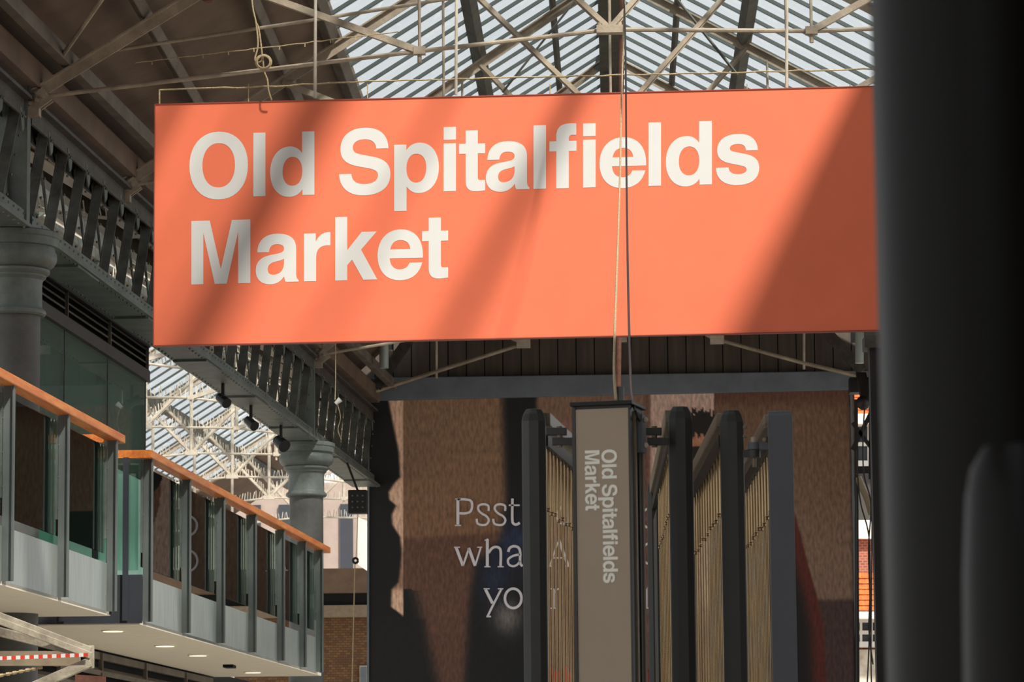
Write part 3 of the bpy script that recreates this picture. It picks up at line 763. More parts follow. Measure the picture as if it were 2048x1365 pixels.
for px, y1, lab in ((630, 197, 'pale steel hanger rod holding the sign near its left end'), (912, 190, 'steel hanger rod above the letter t of the sign'), (1573, 176, 'steel hanger rod above the right part of the sign')):
    a = P(px, y1, YS + .03); c = P(px + 3, -500, YS + .03)
    tag(MB().tube([a, c], .011, 8).build('hanger_rod', m_trussw), lab, 'rod', 'hanger rods of the big sign')

# rope with a coil
pts = [P(500, -60, 23.9), P(505, 10, 23.9), P(512, 45, 23.9), P(516, 90, 23.9), P(510, 120, 23.9), P(524, 118, 23.9), P(518, 60, 23.9), P(512, 45, 23.9)]
root = thing('rope', 'thin beige rope knotted in a coil above the left part of the sign', 'rope', P(527, 125, 23.9))
def sm(pts, n=6):
    out = []
    for i in range(len(pts) - 1):
        p0, p1, p2, p3 = pts[max(i - 1, 0)], pts[i], pts[i + 1], pts[min(i + 2, len(pts) - 1)]
        for k in range(n):
            t = k / n
            out.append(.5 * ((2 * p1) + (p2 - p0) * t + (2 * p0 - 5 * p1 + 4 * p2 - p3) * t * t + (3 * p1 - p0 - 3 * p2 + p3) * t ** 3))
    out.append(pts[-1]); return out
MB().tube(sm(pts), .006, 6).build('line', m_rope, root)
b = MB()
for k in range(4):
    b.tube([P(527 + (13 + k) * math.cos(t * .35 + k), 124 + (12 + k * .8) * math.sin(t * .35 + k), 23.88 + .012 * k) for t in range(19)], .006, 6)
b.build('coil', m_rope, root)
MB().tube(sm([P(526, 112, 23.9), P(528, 140, 23.9), P(535, 160, 23.9), P(537, 180, 23.9), P(543, 200, 23.94)]), .006, 6).build('tail', m_rope, root)
tag(MB().lathe(P(416, 0, 26).x, 26, [(.03, P(416, 4, 26).z), (.045, P(416, 0, 26).z), (.045, P(416, -60, 26).z)], 16).build('sprinkler', m_rust), 'small red fitting cut off at the top edge above the rope', 'fitting')

# ================================================================== POSTER
YB = 51.0
def ss(a, b, x):
    t = max(0, min(1, (x - a) / (b - a))); return t * t * (3 - 2 * t)
def mix(a, b, t): return tuple(p + (q - p) * t for p, q in zip(a, b))
def interp(pts, y):
    if y <= pts[0][0]: return pts[0][1]
    for (a, u), (b, v) in zip(pts, pts[1:]):
        if y <= b: return u + (v - u) * (y - a) / (b - a)
    return pts[-1][1]
PROF = [(800, 776), (860, 788), (905, 797), (955, 800), (968, 788), (985, 777), (1000, 778), (1012, 792), (1030, 783), (1050, 784), (1075, 800), (1110, 803), (1165, 797), (1180, 783), (1215, 782), (1228, 800), (1240, 812), (1400, 812), (1500, 812)]
def poster_col(x, y):
    black = (7, 6, 7)
    cloth = mix((104, 80, 62), (96, 70, 52), ss(800, 1080, y))
    cloth2 = (74, 50, 40)
    c = mix(cloth, cloth2, ss(1070, 1085, y + (x - 810) * .06))
    # shade down in the lower left cloth
    c = mix(c, (70, 46, 36), ss(1200, 1330, y))
    c = mix(c, (9, 8, 9), 1 - ss(806, 850, x - max(0, (y - 1180)) * .25) if y > 1180 else 0)
    # dark vertical figure in the middle
    e = interp([(800, 1005), (1000, 1012), (1080, 1000), (1130, 950), (1200, 940), (1365, 930)], y)
    blue = math.exp(-((x - 1030) ** 2 / 2500 + (y - 1090) ** 2 / 3000)) + .7 * math.exp(-((x - 985) ** 2 / 900 + (y - 1165) ** 2 / 2500))
    d = mix((9, 9, 12), (28, 36, 58), min(1, blue))
    d = mix(d, (104, 98, 94), .8 * math.exp(-((x - 1015) ** 2 / 900 + (y - 1235) ** 2 / 1200)))
    r = interp([(800, 1075), (1000, 1080), (1365, 1075)], y)
    c = mix(c, d, ss(e - 14, e + 14, x) * (1 - ss(r - 8, r + 8, x)))
    if x > 1060:
        w = mix((100, 76, 62), (72, 50, 42), ss(900, 1300, y))
        c = mix(c, w, ss(r - 8, r + 8, x))
    # upper pale window behind the head
    c = mix(c, (84, 58, 50), ss(1285, 1289, x) * (1 - ss(1296, 1300, x)))
    c = mix(c, (150, 126, 116), ss(1300, 1303, x) * (1 - ss(1426, 1429, x)) * (1 - ss(1180, 1260, y)))
    if x > 1428:
        w = mix((86, 64, 50), (96, 76, 64), ss(850, 1150, y)); w = mix(w, (52, 36, 34), ss(1195, 1206, y))
        w = mix(w, (70, 44, 34), 1 - ss(785, 830, y)); c = w
    # face and hair of the printed figure
    hx, hy = 1400, 862
    if ((x - 1405) / 48) ** 2 + ((y - 950) / 110) ** 2 < 1: c = mix((136, 92, 74), (96, 62, 50), ss(880, 1000, y))
    hr = 44 + 6 * math.sin(x * .35) * math.sin(y * .27) + 4 * math.sin(x * .9)
    if math.hypot(x - hx, (y - hy) * 1.05) < hr and y < 872 + 6 * math.sin(x * .5): c = (18, 13, 14)
    if y > 893 and math.hypot(x - 1395, y - 930) < 42 : c = (18, 13, 14)
    # shoulder and red sleeve at the right
    sh = interp([(1000, 1580), (1030, 1590), (1080, 1604), (1130, 1616), (1200, 1636), (1260, 1648), (1365, 1652)], y)
    if y > 1000:
        c = mix(c, (64, 22, 15), (1 - ss(sh - 2, sh + 2, x)) * (1 if x > 1420 else 0))
        c = mix(c, (8, 6, 7), (1 - ss(sh - 45, sh - 12, x)) * (1 if x > 1420 else 0))
    # black left figure in profile and pale strip
    if x < 806:
        p_ = interp(PROF, y)
        strip = (172, 140, 120) if y < 1240 else black
        strip = mix(strip, (120, 90, 74), ss(1060, 1170, y) * (1 - ss(1170, 1190, y)))
        c = mix(black, strip, ss(p_ - 3, p_ + 4, x))
        if y > 1235: c = (12, 9, 10)
    if y > 1240 and x < 860: c = mix((12, 9, 10), c, ss(830, 860, x))
    return c
root = thing('poster', 'large brown photographic poster reading Psst on the end wall', 'poster', P(1224, 1100, YB))
nx, ny = 330, 230
X0, X1, YA, YBt = 737, 1709, 797, 1500
def top_y(x): return 801 - (x - 737) * .0228
vs, cs = [], []
for j in range(ny + 1):
    for i in range(nx + 1):
        x = X0 + (X1 - X0) * i / nx
        if i == nx: pass
        ty = top_y(x); y = ty + (YBt - ty) * j / ny
        vs.append(P(x, y, YB)); cs.append(poster_col(x, y + 0))
me = bpy.data.meshes.new('print')
off = world_loc(root)
me.from_pydata([tuple(v - off) for v in vs], [], [[j * (nx + 1) + i, j * (nx + 1) + i + 1, (j + 1) * (nx + 1) + i + 1, (j + 1) * (nx + 1) + i] for j in range(ny) for i in range(nx)])
ca = me.color_attributes.new('print', 'FLOAT_COLOR', 'POINT')
flat = []
for c in cs: flat += [*lin(c), 1]
ca.data.foreach_set('color', flat)
m = bpy.data.materials.new('poster_print'); m.use_nodes = True; nt = m.node_tree; bs = nt.nodes['Principled BSDF']
at = nt.nodes.new('ShaderNodeVertexColor'); at.layer_name = 'print'
tc = nt.nodes.new('ShaderNodeTexCoord'); mpn = nt.nodes.new('ShaderNodeMapping'); mpn.inputs['Scale'].default_value = (22, 1, 7)
nz = nt.nodes.new('ShaderNodeTexNoise'); nz.inputs['Scale'].default_value = 1.2; nz.inputs['Detail'].default_value = 4
nt.links.new(tc.outputs['Object'], mpn.inputs[0]); nt.links.new(mpn.outputs[0], nz.inputs['Vector'])
mr = nt.nodes.new('ShaderNodeMapRange'); mr.inputs['From Min'].default_value = .3; mr.inputs['From Max'].default_value = .7; mr.inputs['To Min'].default_value = .62 * 2.35; mr.inputs['To Max'].default_value = 1.3 * 2.35
nt.links.new(nz.outputs['Fac'], mr.inputs['Value'])
vm = nt.nodes.new('ShaderNodeVectorMath'); vm.operation = 'SCALE'
nt.links.new(at.outputs['Color'], vm.inputs[0]); nt.links.new(mr.outputs[0], vm.inputs['Scale'])
nt.links.new(vm.outputs[0], bs.inputs['Base Color']); bs.inputs['Roughness'].default_value = .65
POSTER_MR = mr
me.materials.append(m)
o = bpy.data.objects.new('print', me); COL.objects.link(o); o.parent = root
th = Vector((0, .12, 0)); e = Vector((0, .012, 0))
a, b_, c, d = P(737, 801, YB), P(1702, 779, YB), P(1716, 1500, YB), P(736, 1500, YB)
MB().hexa([d + e, c + e, c + th, d + th, a + e, b_ + e, b_ + th, a + th]).build('backing_board', m_dark, root)
b = MB(); f_ = Vector((0, -.02, 0))
for p, q in ((a, b_), (a, d), (b_, c)): b.bar(p + f_, q + f_, .03, .03)
b.build('frame', m_beam, root)

# serif lettering of the poster, drawn as strokes in the picture of the poster
def stroke(mb, pts, w0, w1=None, n=8, z=0):
    if len(pts) > 2: q = sm([Vector((x, y, 0)) for x, y in pts], n)
    else: q = [Vector((x, y, 0)) for x, y in pts]
    L = len(q); ws = [w0 if w1 is None else (w0 if isinstance(w1, float) is False and w1 is None else w0 + (w1 - w0) * i / (L - 1)) for i in range(L)]
    left, right = [], []
    for i, p in enumerate(q):
        t = (q[min(i + 1, L - 1)] - q[max(i - 1, 0)]).normalized(); nn = Vector((-t.y, t.x, 0)) * ws[i] / 2
        left.append(p + nn); right.append(p - nn)
    base = len(mb.v)
    for p in left + right: mb.v.append(P(p.x, p.y, YB - .02 - z))
    for i in range(L - 1): mb.face([base + i, base + i + 1, base + L + i + 1, base + L + i])
cz = lambda x, y: (890 + x / 5.0556, 980 + y / 5.0556)
m_ptxt = mat('poster_lettering', (238, 234, 242), .6, var=.02)
tx = MB()
def flush():
    global tx
    if tx.v: tx.build('letter', m_ptxt, root)
    tx = MB()
def S_(pts, w0, w1=None): stroke(tx, [cz(*p) for p in pts], w0 / 5.0556, None if w1 is None else w1 / 5.0556)
# P
S_([(130, 95), (130, 360)], 30); S_([(102, 95), (160, 95)], 12); S_([(100, 362), (162, 362)], 12)
S_([(130, 98), (200, 98), (262, 115), (274, 170), (255, 222), (200, 240), (145, 238)], 24)
def serif_s(dx):
    S_([(440 + dx, 215), (438 + dx, 165), (395 + dx, 148), (345 + dx, 160), (336 + dx, 200), (370 + dx, 240), (420 + dx, 270), (442 + dx, 310), (420 + dx, 350), (375 + dx, 358), (330 + dx, 342), (320 + dx, 295)], 22)
flush(); serif_s(0); flush(); serif_s(168); flush()
S_([(682, 90), (680, 300), (695, 345), (725, 352), (756, 335)], 26); S_([(645, 158), (755, 158)], 16)
flush()
S_([(112, 585), (182, 770)], 30); S_([(182, 770), (240, 600)], 20); S_([(240, 590), (305, 770)], 30); S_([(305, 770), (360, 590)], 18)
S_([(92, 583), (150, 583)], 12); S_([(325, 583), (376, 583)], 12)
flush(); S_([(428, 500), (428, 775)], 30); S_([(400, 515), (436, 498)], 12); S_([(398, 780), (460, 780)], 12)
S_([(440, 640), (480, 590), (530, 582), (562, 620), (562, 775)], 26); S_([(532, 780), (594, 780)], 12)
flush(); S_([(640, 630), (655, 590), (700, 572), (745, 590), (760, 640), (760, 740), (785, 775)], 26)
S_([(758, 655), (690, 670), (640, 705), (645, 755), (690, 775), (735, 755), (758, 720)], 22)
flush()
S_([(410, 1010), (480, 1150)], 30); S_([(570, 1005), (480, 1180), (432, 1280)], 22); S_([(390, 1003), (452, 1003)], 12); S_([(535, 1003), (590, 1003)], 12); S_([(418, 1284), (465, 1284)], 16)
flush(); S_([(690 + 84 * math.cos(t * .449), 1100 + 98 * math.sin(t * .449)) for t in range(15)], 26)
flush()
S_([(1185, 165), (1145, 220), (1135, 270), (1150, 320), (1190, 345), (1240, 335)], 22)
flush(); S_([(1060, 770), (1150, 510)], 16); S_([(1150, 505), (1245, 770)], 28); S_([(1090, 690), (1210, 690)], 14); S_([(1035, 775), (1085, 775)], 12); S_([(1215, 775), (1270, 775)], 12)
flush(); S_([(1095, 1000), (1095, 1195)], 28); S_([(1105, 1050), (1130, 1010), (1160, 1005)], 18); S_([(1065, 1200), (1125, 1200)], 12); S_([(1068, 1003), (1095, 1003)], 12)
flush()
for (cx, cy, rx, ry) in ((1302, 1037, 20, 20), (1302, 1108, 20, 21)):
    stroke(tx, [(cx + rx * math.cos(t * .449), cy + ry * math.sin(t * .449)) for t in range(15)], 4.5); flush()
stroke(tx, [(1292, 1176), (1292, 1216)], 6); stroke(tx, [(1287, 1177), (1296, 1177)], 2.5); stroke(tx, [(1286, 1217), (1299, 1217)], 2.5)
m_pred = mat('poster_red_lettering', (196, 52, 36), .6, var=.02)
flush()
for pts, w in ([((1101, 1334), (1101, 1400)), 4], [((1108, 1343), (1112, 1400)), 9], [((1118, 1343), (1123, 1400)), 5], [((1133, 1334), (1133, 1400)), 5], [((1139, 1345), (1139, 1400)), 4],
               [((1289, 1329), (1291, 1400)), 5], [((1294, 1345), (1293, 1400)), 5]):
    rx_ = MB(); stroke(rx_, pts, w); rx_.build('red_letter', m_pred, root)

# ================================================================== STALL SCREENS AND TOTEM
def screen(name, label, pxc, wpx, top, Yf, dx, L, flat=False, m=m_gate, nrod=18, side0=0, span=.75):
    """a tall frame: front post at Yf, top rail running back L metres with lateral drift dx per metre"""
    f0 = P(pxc, top, Yf); w = wpx * Yf / F; X = f0.x; ztop = f0.z
    root = thing(name, label, 'screen', (X, Yf, 0), group='tall folding screens of the stall')
    D = Vector((dx, 1, 0)).normalized()
    def q(t, z, side=side0): return Vector((X, Yf, 0)) + D * t + Vector((side, 0, z))
    def post(t, ww, mm):
        b = MB(); h = ww / 2; ch = 0 if flat else ww * .3; zt = ztop
        prof = [(-h, .0), (-h + ch, -ch * .55), (h - ch, -ch * .55), (h, 0), (h, .07), (-h, .07)] if not flat else [(-h, 0), (h, 0), (h, .06), (-h, .06)]
        c = q(t, 0, 0 if t == 0 else side0)
        # sides up to the shoulder then a rounded top
        n = len(prof); base = len(b.v)
        levels = [(0, 1), (zt - (.02 if flat else .05), 1), (zt - (.006 if flat else .02), .95 if flat else .86), (zt, .90 if flat else .62)]
        for z, sc in levels:
            for x, y in prof: b.v.append(c + Vector((x * sc, y if sc == 1 else y * .8 + .01, z)))
        for k in range(len(levels) - 1):
            for i in range(n):
                j = (i + 1) % n; b.face([base + k * n + i, base + k * n + j, base + (k + 1) * n + j, base + (k + 1) * n + i])
        b.face([base + (len(levels) - 1) * n + i for i in range(n)])
        b.build('post', mm, root, bevel=.004)
    post(0, w, m); post(L, w * .8, m)
    b = MB(); b.bar(q(.06, ztop - .035), q(L, ztop - .035), .05, .055); b.build('top_rail', m_rail, root, bevel=.004)
    b = MB(); b.bar(q(.06, ztop - .12), q(L, ztop - .12), .03, .05); b.build('inner_rail', m_black, root)
    b = MB(); b.bar(q(.06, .35), q(L, .35), .04, .06); b.build('bottom_rail', m, root)
    for k in range(nrod):
        t = .10 + (L * span - .1) * (k + .5) / nrod
        b = MB(); kz = ztop - .40 + random.uniform(-.01, .01)
        b.tube([q(t, .37), q(t, kz)], .0042, 6); b.tube([q(t, kz + .01), q(t, ztop - .20)], .0062, 6); b.ball(q(t, kz), .0085, 6)
        b.tube([q(t, ztop - .20), q(t, ztop - .14)], .005, 6)
        b.build('brass_rod', m_brass, root)
    if span < .9:
        MB().bar(q(L * span + .05, (ztop + .4) / 2), q(L - .05, (ztop + .4) / 2), .02, ztop - .8).build('infill_panel', m_gate, root)
    return root, q, ztop
GYY = 14.0
screen('stall_screen', 'leftmost tall folding screen with brass rods, left of the taupe totem', 1067, 48, 818, GYY, .10, 2.0, nrod=15, side0=.035, span=1)
r2, q2, z2_ = screen('stall_screen', 'second folding screen from left with rounded post, just right of the totem', 1360, 48, 813, GYY, -.012, 3.1, nrod=9, side0=-.035)
r3, q3, z3_ = screen('stall_screen', 'third folding screen from left with rounded post', 1463, 47, 820, GYY, -.03, 3.1, nrod=11, side0=-.035)
r4, q4, z4_ = screen('stall_screen', 'rightmost folding screen with flat blue-grey post', 1560, 49, 822, GYY - .15, -.02, 2.9, flat=True, m=m_gatel, nrod=14, side0=-.035, span=.97)
# hinge brackets
def hinge(label, x0, x1, y, Yd):
    a, c = P(x0, y, Yd), P(x1, y, Yd); root = thing('hinge_bracket', label, 'bracket', (a + c) / 2, group='hinge arms joining the screens')
    mid = (a + c) / 2
    MB().bar(a + Vector((0, 0, .018)), mid + Vector((.03, 0, .018)), .035, .03).build('upper_arm', m_gate, root, bevel=.003)
    MB().bar(mid - Vector((.03, 0, .022)), c - Vector((0, 0, .022)), .035, .03).build('lower_arm', m_gate, root, bevel=.003)
    MB().tube([mid - Vector((0, 0, .045)), mid + Vector((0, 0, .04))], .012, 10).build('pin', m_rail, root)
hinge('dark hinge arm between leftmost screen and totem', 1092, 1146, 873, 13.98)
hinge('dark hinge arm between totem and second screen', 1280, 1337, 873, 13.98)
root = thing('hinge_clamp', 'round stacked hinge clamp between third and rightmost screens', 'bracket', P(1508, 905, 13.9))
c = P(1508, 900, 13.9)
MB().tube([c + Vector((0, 0, .0)), c + Vector((0, 0, .028))], .025, 16).build('upper_knuckle', m_gatel, root, bevel=.003)
MB().tube([c - Vector((0, 0, .032)), c - Vector((0, 0, .003))], .025, 16).build('lower_knuckle', m_gate, root, bevel=.003)
MB().tube([c + Vector((0, 0, .028)), c + Vector((0, 0, .05))], .012, 12).build('bolt_head', m_trussw, root)
MB().tube([c - Vector((0, 0, .07)), c - Vector((0, 0, .03))], .008, 10).build('bolt_end', m_rail, root)
MB().bar(c + Vector((0, 0, .014)), P(1540, 893, 13.9), .03, .028).build('upper_arm', m_gatel, root)
MB().bar(c + Vector((0, 0, -.016)), P(1486, 908, 13.9), .03, .028).build('lower_arm', m_gate, root)
b = MB()
for x_, y_ in ((1490, 855), (1490, 873)):
    p = P(x_, y_, 13.95); b.ball(p, .009, 6)
for x_, y_ in ((1529, 850), (1529, 880)):
    p = P(x_, y_, 13.84); b.ball(p, .009, 6)
b.build('bolts', m_rail, root)

# totem
YT = 13.6
th_ = math.radians(-14)
tc_ = P(1202, 812, YT)
root = thing('totem_sign', 'narrow taupe totem sign with vertical Old Spitalfields Market lettering', 'sign', (tc_.x, YT, 0))
ca_, sa_ = math.cos(th_), math.sin(th_)
def tq(x, y, z): return Vector((tc_.x + x * ca_ - y * sa_, YT + x * sa_ + y * ca_, z))
wT = 116 * YT / F / ca_; zT = tc_.z; dT = .20
def tbox(x0, x1, y0, y1, z0, z1): return MB().hexa([tq(x0, y0, z0), tq(x1, y0, z0), tq(x1, y1, z0), tq(x0, y1, z0), tq(x0, y0, z1), tq(x1, y0, z1), tq(x1, y1, z1), tq(x0, y1, z1)])
hw = wT / 2
tbox(-hw, hw, .008, dT, .0, zT).build('body', m_gate, root)
tbox(-hw + .013, hw - .008, 0, .008, .1, zT - .012).build('face_panel', m_totem, root)
tbox(-hw - .006, hw + .012, -.02, dT + .02, zT, zT + .016).build('cap', m_black, root, bevel=.003)
tbox(-hw - .001, -hw + .012, -.004, .01, 0, zT - .006).build('frame_edge', m_gate, root)
tbox(hw - .007, hw + .001, -.004, .01, 0, zT - .006).build('frame_edge', m_gate, root)
for k in (.05, .11, .17):
    tbox(hw, hw + .008, k, k + .025, 0, zT - .02).build('side_rib', m_black if k == .11 else m_rail, root)
b = MB(); b = tbox(hw + .008, hw + .03, .08, .14, zT - .18, zT - .03); b.build('hinge_plate', m_gatel, root)
b = MB()
for z in (.05, .15): b.ball(tq(hw + .035, .11, zT - z), .011, 6)
b.build('bolts', m_trussw, root)
# vertical lettering: glyph x runs down, glyph y runs to the right
kz = P(1210, 900, YT); kz2 = P(1210, 1167, YT)
hgt = kz.z - kz2.z
def run_text(line, x_left, y_base_px):
    tot0 = line[0][1]; out = []
    for ch, x0, x1 in line:
        w, outl = G[ch]
        for o in outl: out.append([(x0 + gx * (x1 - x0) / w - tot0, gy) for gx, gy in o])
    return out
scl = hgt / (1518.4 - 378.9)
def tmap(zoff, xbase):
    return lambda x, y: tq(xbase + y * scl * 1.02, -.001, zoff - x * scl)
xb = (P(1205, 1000, YT).x - tc_.x) / ca_; xb2 = (P(1171, 1000, YT).x - tc_.x) / ca_
outline_mesh('lettering_old_spitalfields', run_text(LINE1, 0, 0), tmap(kz.z, xb), Vector((0, .002, 0)), m_totemtxt, root)
outline_mesh('lettering_market', run_text(LINE2, 0, 0), tmap(P(1185, 901, YT).z, xb2), Vector((0, .002, 0)), m_totemtxt, root)

# cables from the roof to the totem
tag(MB().tube(sm([P(1252, -60, 23.2), P(1244, 150, 22.6), P(1240, 350, 21), P(1233, 560, 18.5), P(1228, 720, 16), P(1232, 801, 13.75)]), .006, 6).build('steel_rope', m_rope), 'beige twisted rope hanging in front of the sign down to the totem', 'cable')
tag(MB().tube(sm([P(1246, -60, 23.2), P(1251, 100, 22.7), P(1253, 350, 21), P(1256, 560, 18.5), P(1260, 720, 16), P(1265, 801, 13.75), P(1283, 850, 13.7)]), .006, 6).build('black_cable', m_black), 'thin dark cable beside the rope in front of the sign', 'cable')
b = MB().tube([P(1246, -200, 32.9), P(1236, 797, 32.9)], .028, 10)
root_p = b.build('rust_pipe', m_rust); tag(root_p, 'rust-red vertical pipe on the ridge line behind the sign', 'pipe')
c = P(1240, 785, 32.9); MB().tube([c - Vector((0, 0, 1.0)), c + Vector((0, 0, .05))], .04, 10).build('coupling', m_black, root_p)

# ================================================================== SMALL FIXTURES
for (x, y0, y1, w, lab) in ((768, 640, 737, .13, 'pale grey downpipe end below the sign at left'), (1719, 640, 727, .12, 'pale grey downpipe end below the sign at right')):
    a, c = P(x, y0, 48), P(x, y1, 48)
    tag(MB().tube([a, c], w / 2, 16).build('downpipe', m_fascia), lab, 'pipe', 'downpipe ends below the sign')
for i, (x, y, Y, r) in enumerate(((446, 800, 38, .08), (502, 846, 40.2, .08), (562, 886, 42.2, .11))):
    p = PS(x, y, ARC)
    rt = thing('spotlight', ['first black spotlight hanging under the long girder', 'second black spotlight under the long girder', 'third black spotlight next to the far capital'][i], 'spotlight', p, group='black spotlights under the girder')
    MB().tube([p + Vector((-.05, .06, .04)), p + Vector((.05, -.06, -.05))], r * .6, 14, r2=r * .75).build('housing', m_black, rt)
    b = MB(); b.bar(p + Vector((0, 0, .0)), Vector((p.x, p.y, GB + E)), .03, .09, Vector((0, 1, 0))); b.build('yoke', m_black, rt)
p = P(716, 1005, 47.5)
sp = thing('loudspeaker', 'black perforated speaker box left of the poster edge', 'speaker', p)
MB().box(p.x - .13, p.x + .13, p.y - .1, p.y + .1, p.z - .16, p.z + .16).build('cabinet', m_black, sp, bevel=.01)
b = MB()
for i in range(3):
    for j in range(3): b.ball((p.x - .07 + .07 * i, p.y - .1, p.z - .08 + .08 * j), .012, 5)
b.build('grille_dots', m_timberb, sp)
MB().bar(p + Vector((0, 0, .15)), W(ARC + .17, 47.5, GB + .05), .03, .03).build('hanger', m_black, sp)
a = P(668, 680, 42); c = P(661, 800, 42)
ls = thing('lamp_socket', 'small white bulb dangling on a cord before the far girder', 'lamp', P(676, 805, 42))
MB().tube(sm([P(671, 560, 42), P(671, 690, 42), P(671, 760, 42), P(670, 800, 42)]), .006, 5).build('cord', m_rope, ls)
MB().tube([P(671, 808, 42), P(681, 799, 42)], .022, 10, r2=.035).build('bulb', m_white, ls)
MB().tube(sm([P(675, 810, 42), P(681, 835, 42), P(676, 860, 42), P(683, 880, 42)]), .005, 5).build('tail_wire', m_rope, ls)
pc = thing('pull_cord', 'long thin hanging cord with a black ring in front of the brick wall', 'cord', P(711, 1122, 50))
MB().tube([P(710, 1127, 50), P(703, 1420, 50)], .009, 5).build('line', m_rope, pc)
b = MB(); b.tube([P(711 + 5 * math.cos(t * .7), 1122 + 5 * math.sin(t * .7), 50) for t in range(10)], .02, 6); b.build('ring', m_black, pc)
tag(MB().tube([P(712, 1118, 50), P(716, 1024, 50)], .006, 5).build('cord', m_rope), 'short cord linking the black ring to the speaker box', 'cord')
# pale banner behind
a = P(716, 1045, 55)
bn = MB(); bn.hexa([P(716, 1130, 55), P(745, 1150, 55), P(745, 1150, 55.05), P(716, 1130, 55.05), P(716, 1035, 55), P(745, 1048, 55), P(745, 1048, 55.05), P(716, 1035, 55.05)])
tag(bn.build('banner', m_soffit), 'pale banner edge just left of the poster', 'banner')

# ================================================================== LOWER LEFT METAL CANOPY
YC = 21.0
root = thing('canopy_frame', 'weathered pale metal canopy frame in the lower left corner', 'canopy', P(90, 1310, YC))
m_oldmetal = mat('weathered_metal', (176, 166, 148), .5, var=.3, scale=6, second=(122, 112, 98), bump=.4, bscale=30)
b = MB(); b.bar(P(-60, 1212, YC), P(182, 1304, YC), .06, .055); b.bar(P(-60, 1221, YC - .03), P(182, 1312, YC - .03), .01, .04); b.build('top_bar', m_oldmetal, root, bevel=.004)
b = MB(); b.bar(P(-60, 1250, YC + .35), P(175, 1308, YC), .05, .055); b.build('rear_bar', m_oldmetal, root, bevel=.004)
b = MB(); b.bar(P(180, 1292, YC), P(180, 1338, YC), .03, .05); b.build('end_plate', m_oldmetal, root, bevel=.004)
b = MB(); b.bar(P(182, 1325, YC), P(60, 1378, YC), .05, .06); b.build('lower_bar', m_oldmetal, root, bevel=.004)
b = MB(); b.bar(P(-60, 1318, YC + .6), P(160, 1318, YC + .6), .06, .09); b.build('cross_beam', m_rail, root)
root = thing('barrier_tape', 'red and white barrier tape stretched across the canopy frame', 'tape', P(90, 1314, YC - .1))
for i in range(24):
    x0 = -40 + i * 9; b = MB(); b.bar(P(x0, 1317.5 - x0 * .04, YC - .06), P(x0 + 9, 1317.5 - (x0 + 9) * .04, YC - .06), .008, .022)
    b.build('stripe', m_pred if i % 2 else m_white, root)
b = MB()
for i in range(16):
    x0 = -20 + i * 6.5; b.tube([P(x0, 1352 - x0 * .2, YC + .1), P(x0 + 7, 1351 - x0 * .2, YC + .1)], .012 if i % 2 else .007, 6)
tag(b.build('chain', m_rope), 'pale link chain under the canopy frame', 'chain')
tag(MB().hexa([P(150, 1420, 23), P(212, 1420, 23), P(212, 1420, 23.03), P(150, 1420, 23.03), P(150, 1350, 23), P(212, 1354, 23), P(212, 1354, 23.03), P(150, 1350, 23.03)]).build('shop_board', m_rust), 'rust-red board top at the bottom edge below the canopy', 'board')

# ================================================================== RIGHT GAP: HOUSE OUTSIDE, DARK POST, CABLES
YH = 74.0
root = thing('brick_house', 'red brick house with orange roofs and white windows seen through the gap', 'building', P(1730, 1100, YH))
def slab(x0, x1, y0, y1, Y, m, name, d=.25):
    b = MB(); b.hexa([P(x0, y1, Y), P(x1, y1, Y), P(x1, y1, Y) + Vector((0, d, 0)), P(x0, y1, Y) + Vector((0, d, 0)), P(x0, y0, Y), P(x1, y0, Y), P(x1, y0, Y) + Vector((0, d, 0)), P(x0, y0, Y) + Vector((0, d, 0))])
    return b.build(name, m, root)
slab(1640, 1860, 800, 1460, YH, m_brickr, 'wall', .4)
def tile_roof(y0, y1, name):
    b = MB(); n = 7
    for i in range(n):
        ya = y0 + (y1 - y0) * i / n; yb = y0 + (y1 - y0) * (i + 1) / n
        Ya = YH - .1 - .9 * i / n; Yb = YH - .1 - .9 * (i + 1) / n
        for k in range(18):
            xa = 1640 + k * 12 + (6 if i % 2 else 0)
            b.quad(P(xa, ya, Ya), P(xa + 11.6, ya, Ya), P(xa + 11.6, yb, Yb - .05), P(xa, yb, Yb - .05))
    b.build(name, m_tile, root)
    slab(1640, 1860, y0 - 1, y1 - 2, YH - .05, m_rust, 'roof_underlay', .1)
tile_roof(770, 828, 'upper_roof'); tile_roof(1146, 1222, 'lower_roof')
slab(1640, 1860, 828, 848, YH - 1.05, m_cream, 'eave_board')
slab(1640, 1860, 1041, 1078, YH - .2, m_cream, 'cream_band')
slab(1640, 1860, 1224, 1238, YH - 1.05, m_cream, 'eave_board')
slab(1640, 1860, 930, 1041, YH - .1, m_louvre, 'dark_wall')  # darker slab across the wall below the upper window
slab(1640, 1860, 1300, 1460, YH - .1, m_trussw, 'stone_base')
def win(x0, x1, y0, y1, nx_, ny_):
    f = slab(x0, x1, y0, y1, YH - .15, m_navy, 'window', .1)
    b = MB()
    for i in range(nx_ + 1):
        x = x0 + (x1 - x0) * i / nx_; b.bar(P(x, y0, YH - .2), P(x, y1, YH - .2), .05, .05, Vector((0, 1, 0)))
    for j in range(ny_ + 1):
        y = y0 + (y1 - y0) * j / ny_; b.bar(P(x0, y, YH - .2), P(x1, y, YH - .2), .06 if j < ny_ else .1, .08 if j < ny_ else .12)
    o = b.build('glazing_bars', m_white, f)
for x0, x1 in ((1688, 1725), (1725, 1762)):
    pass
win(1688, 1762, 850, 928, 3, 2)
win(1680, 1764, 1242, 1290, 4, 2)

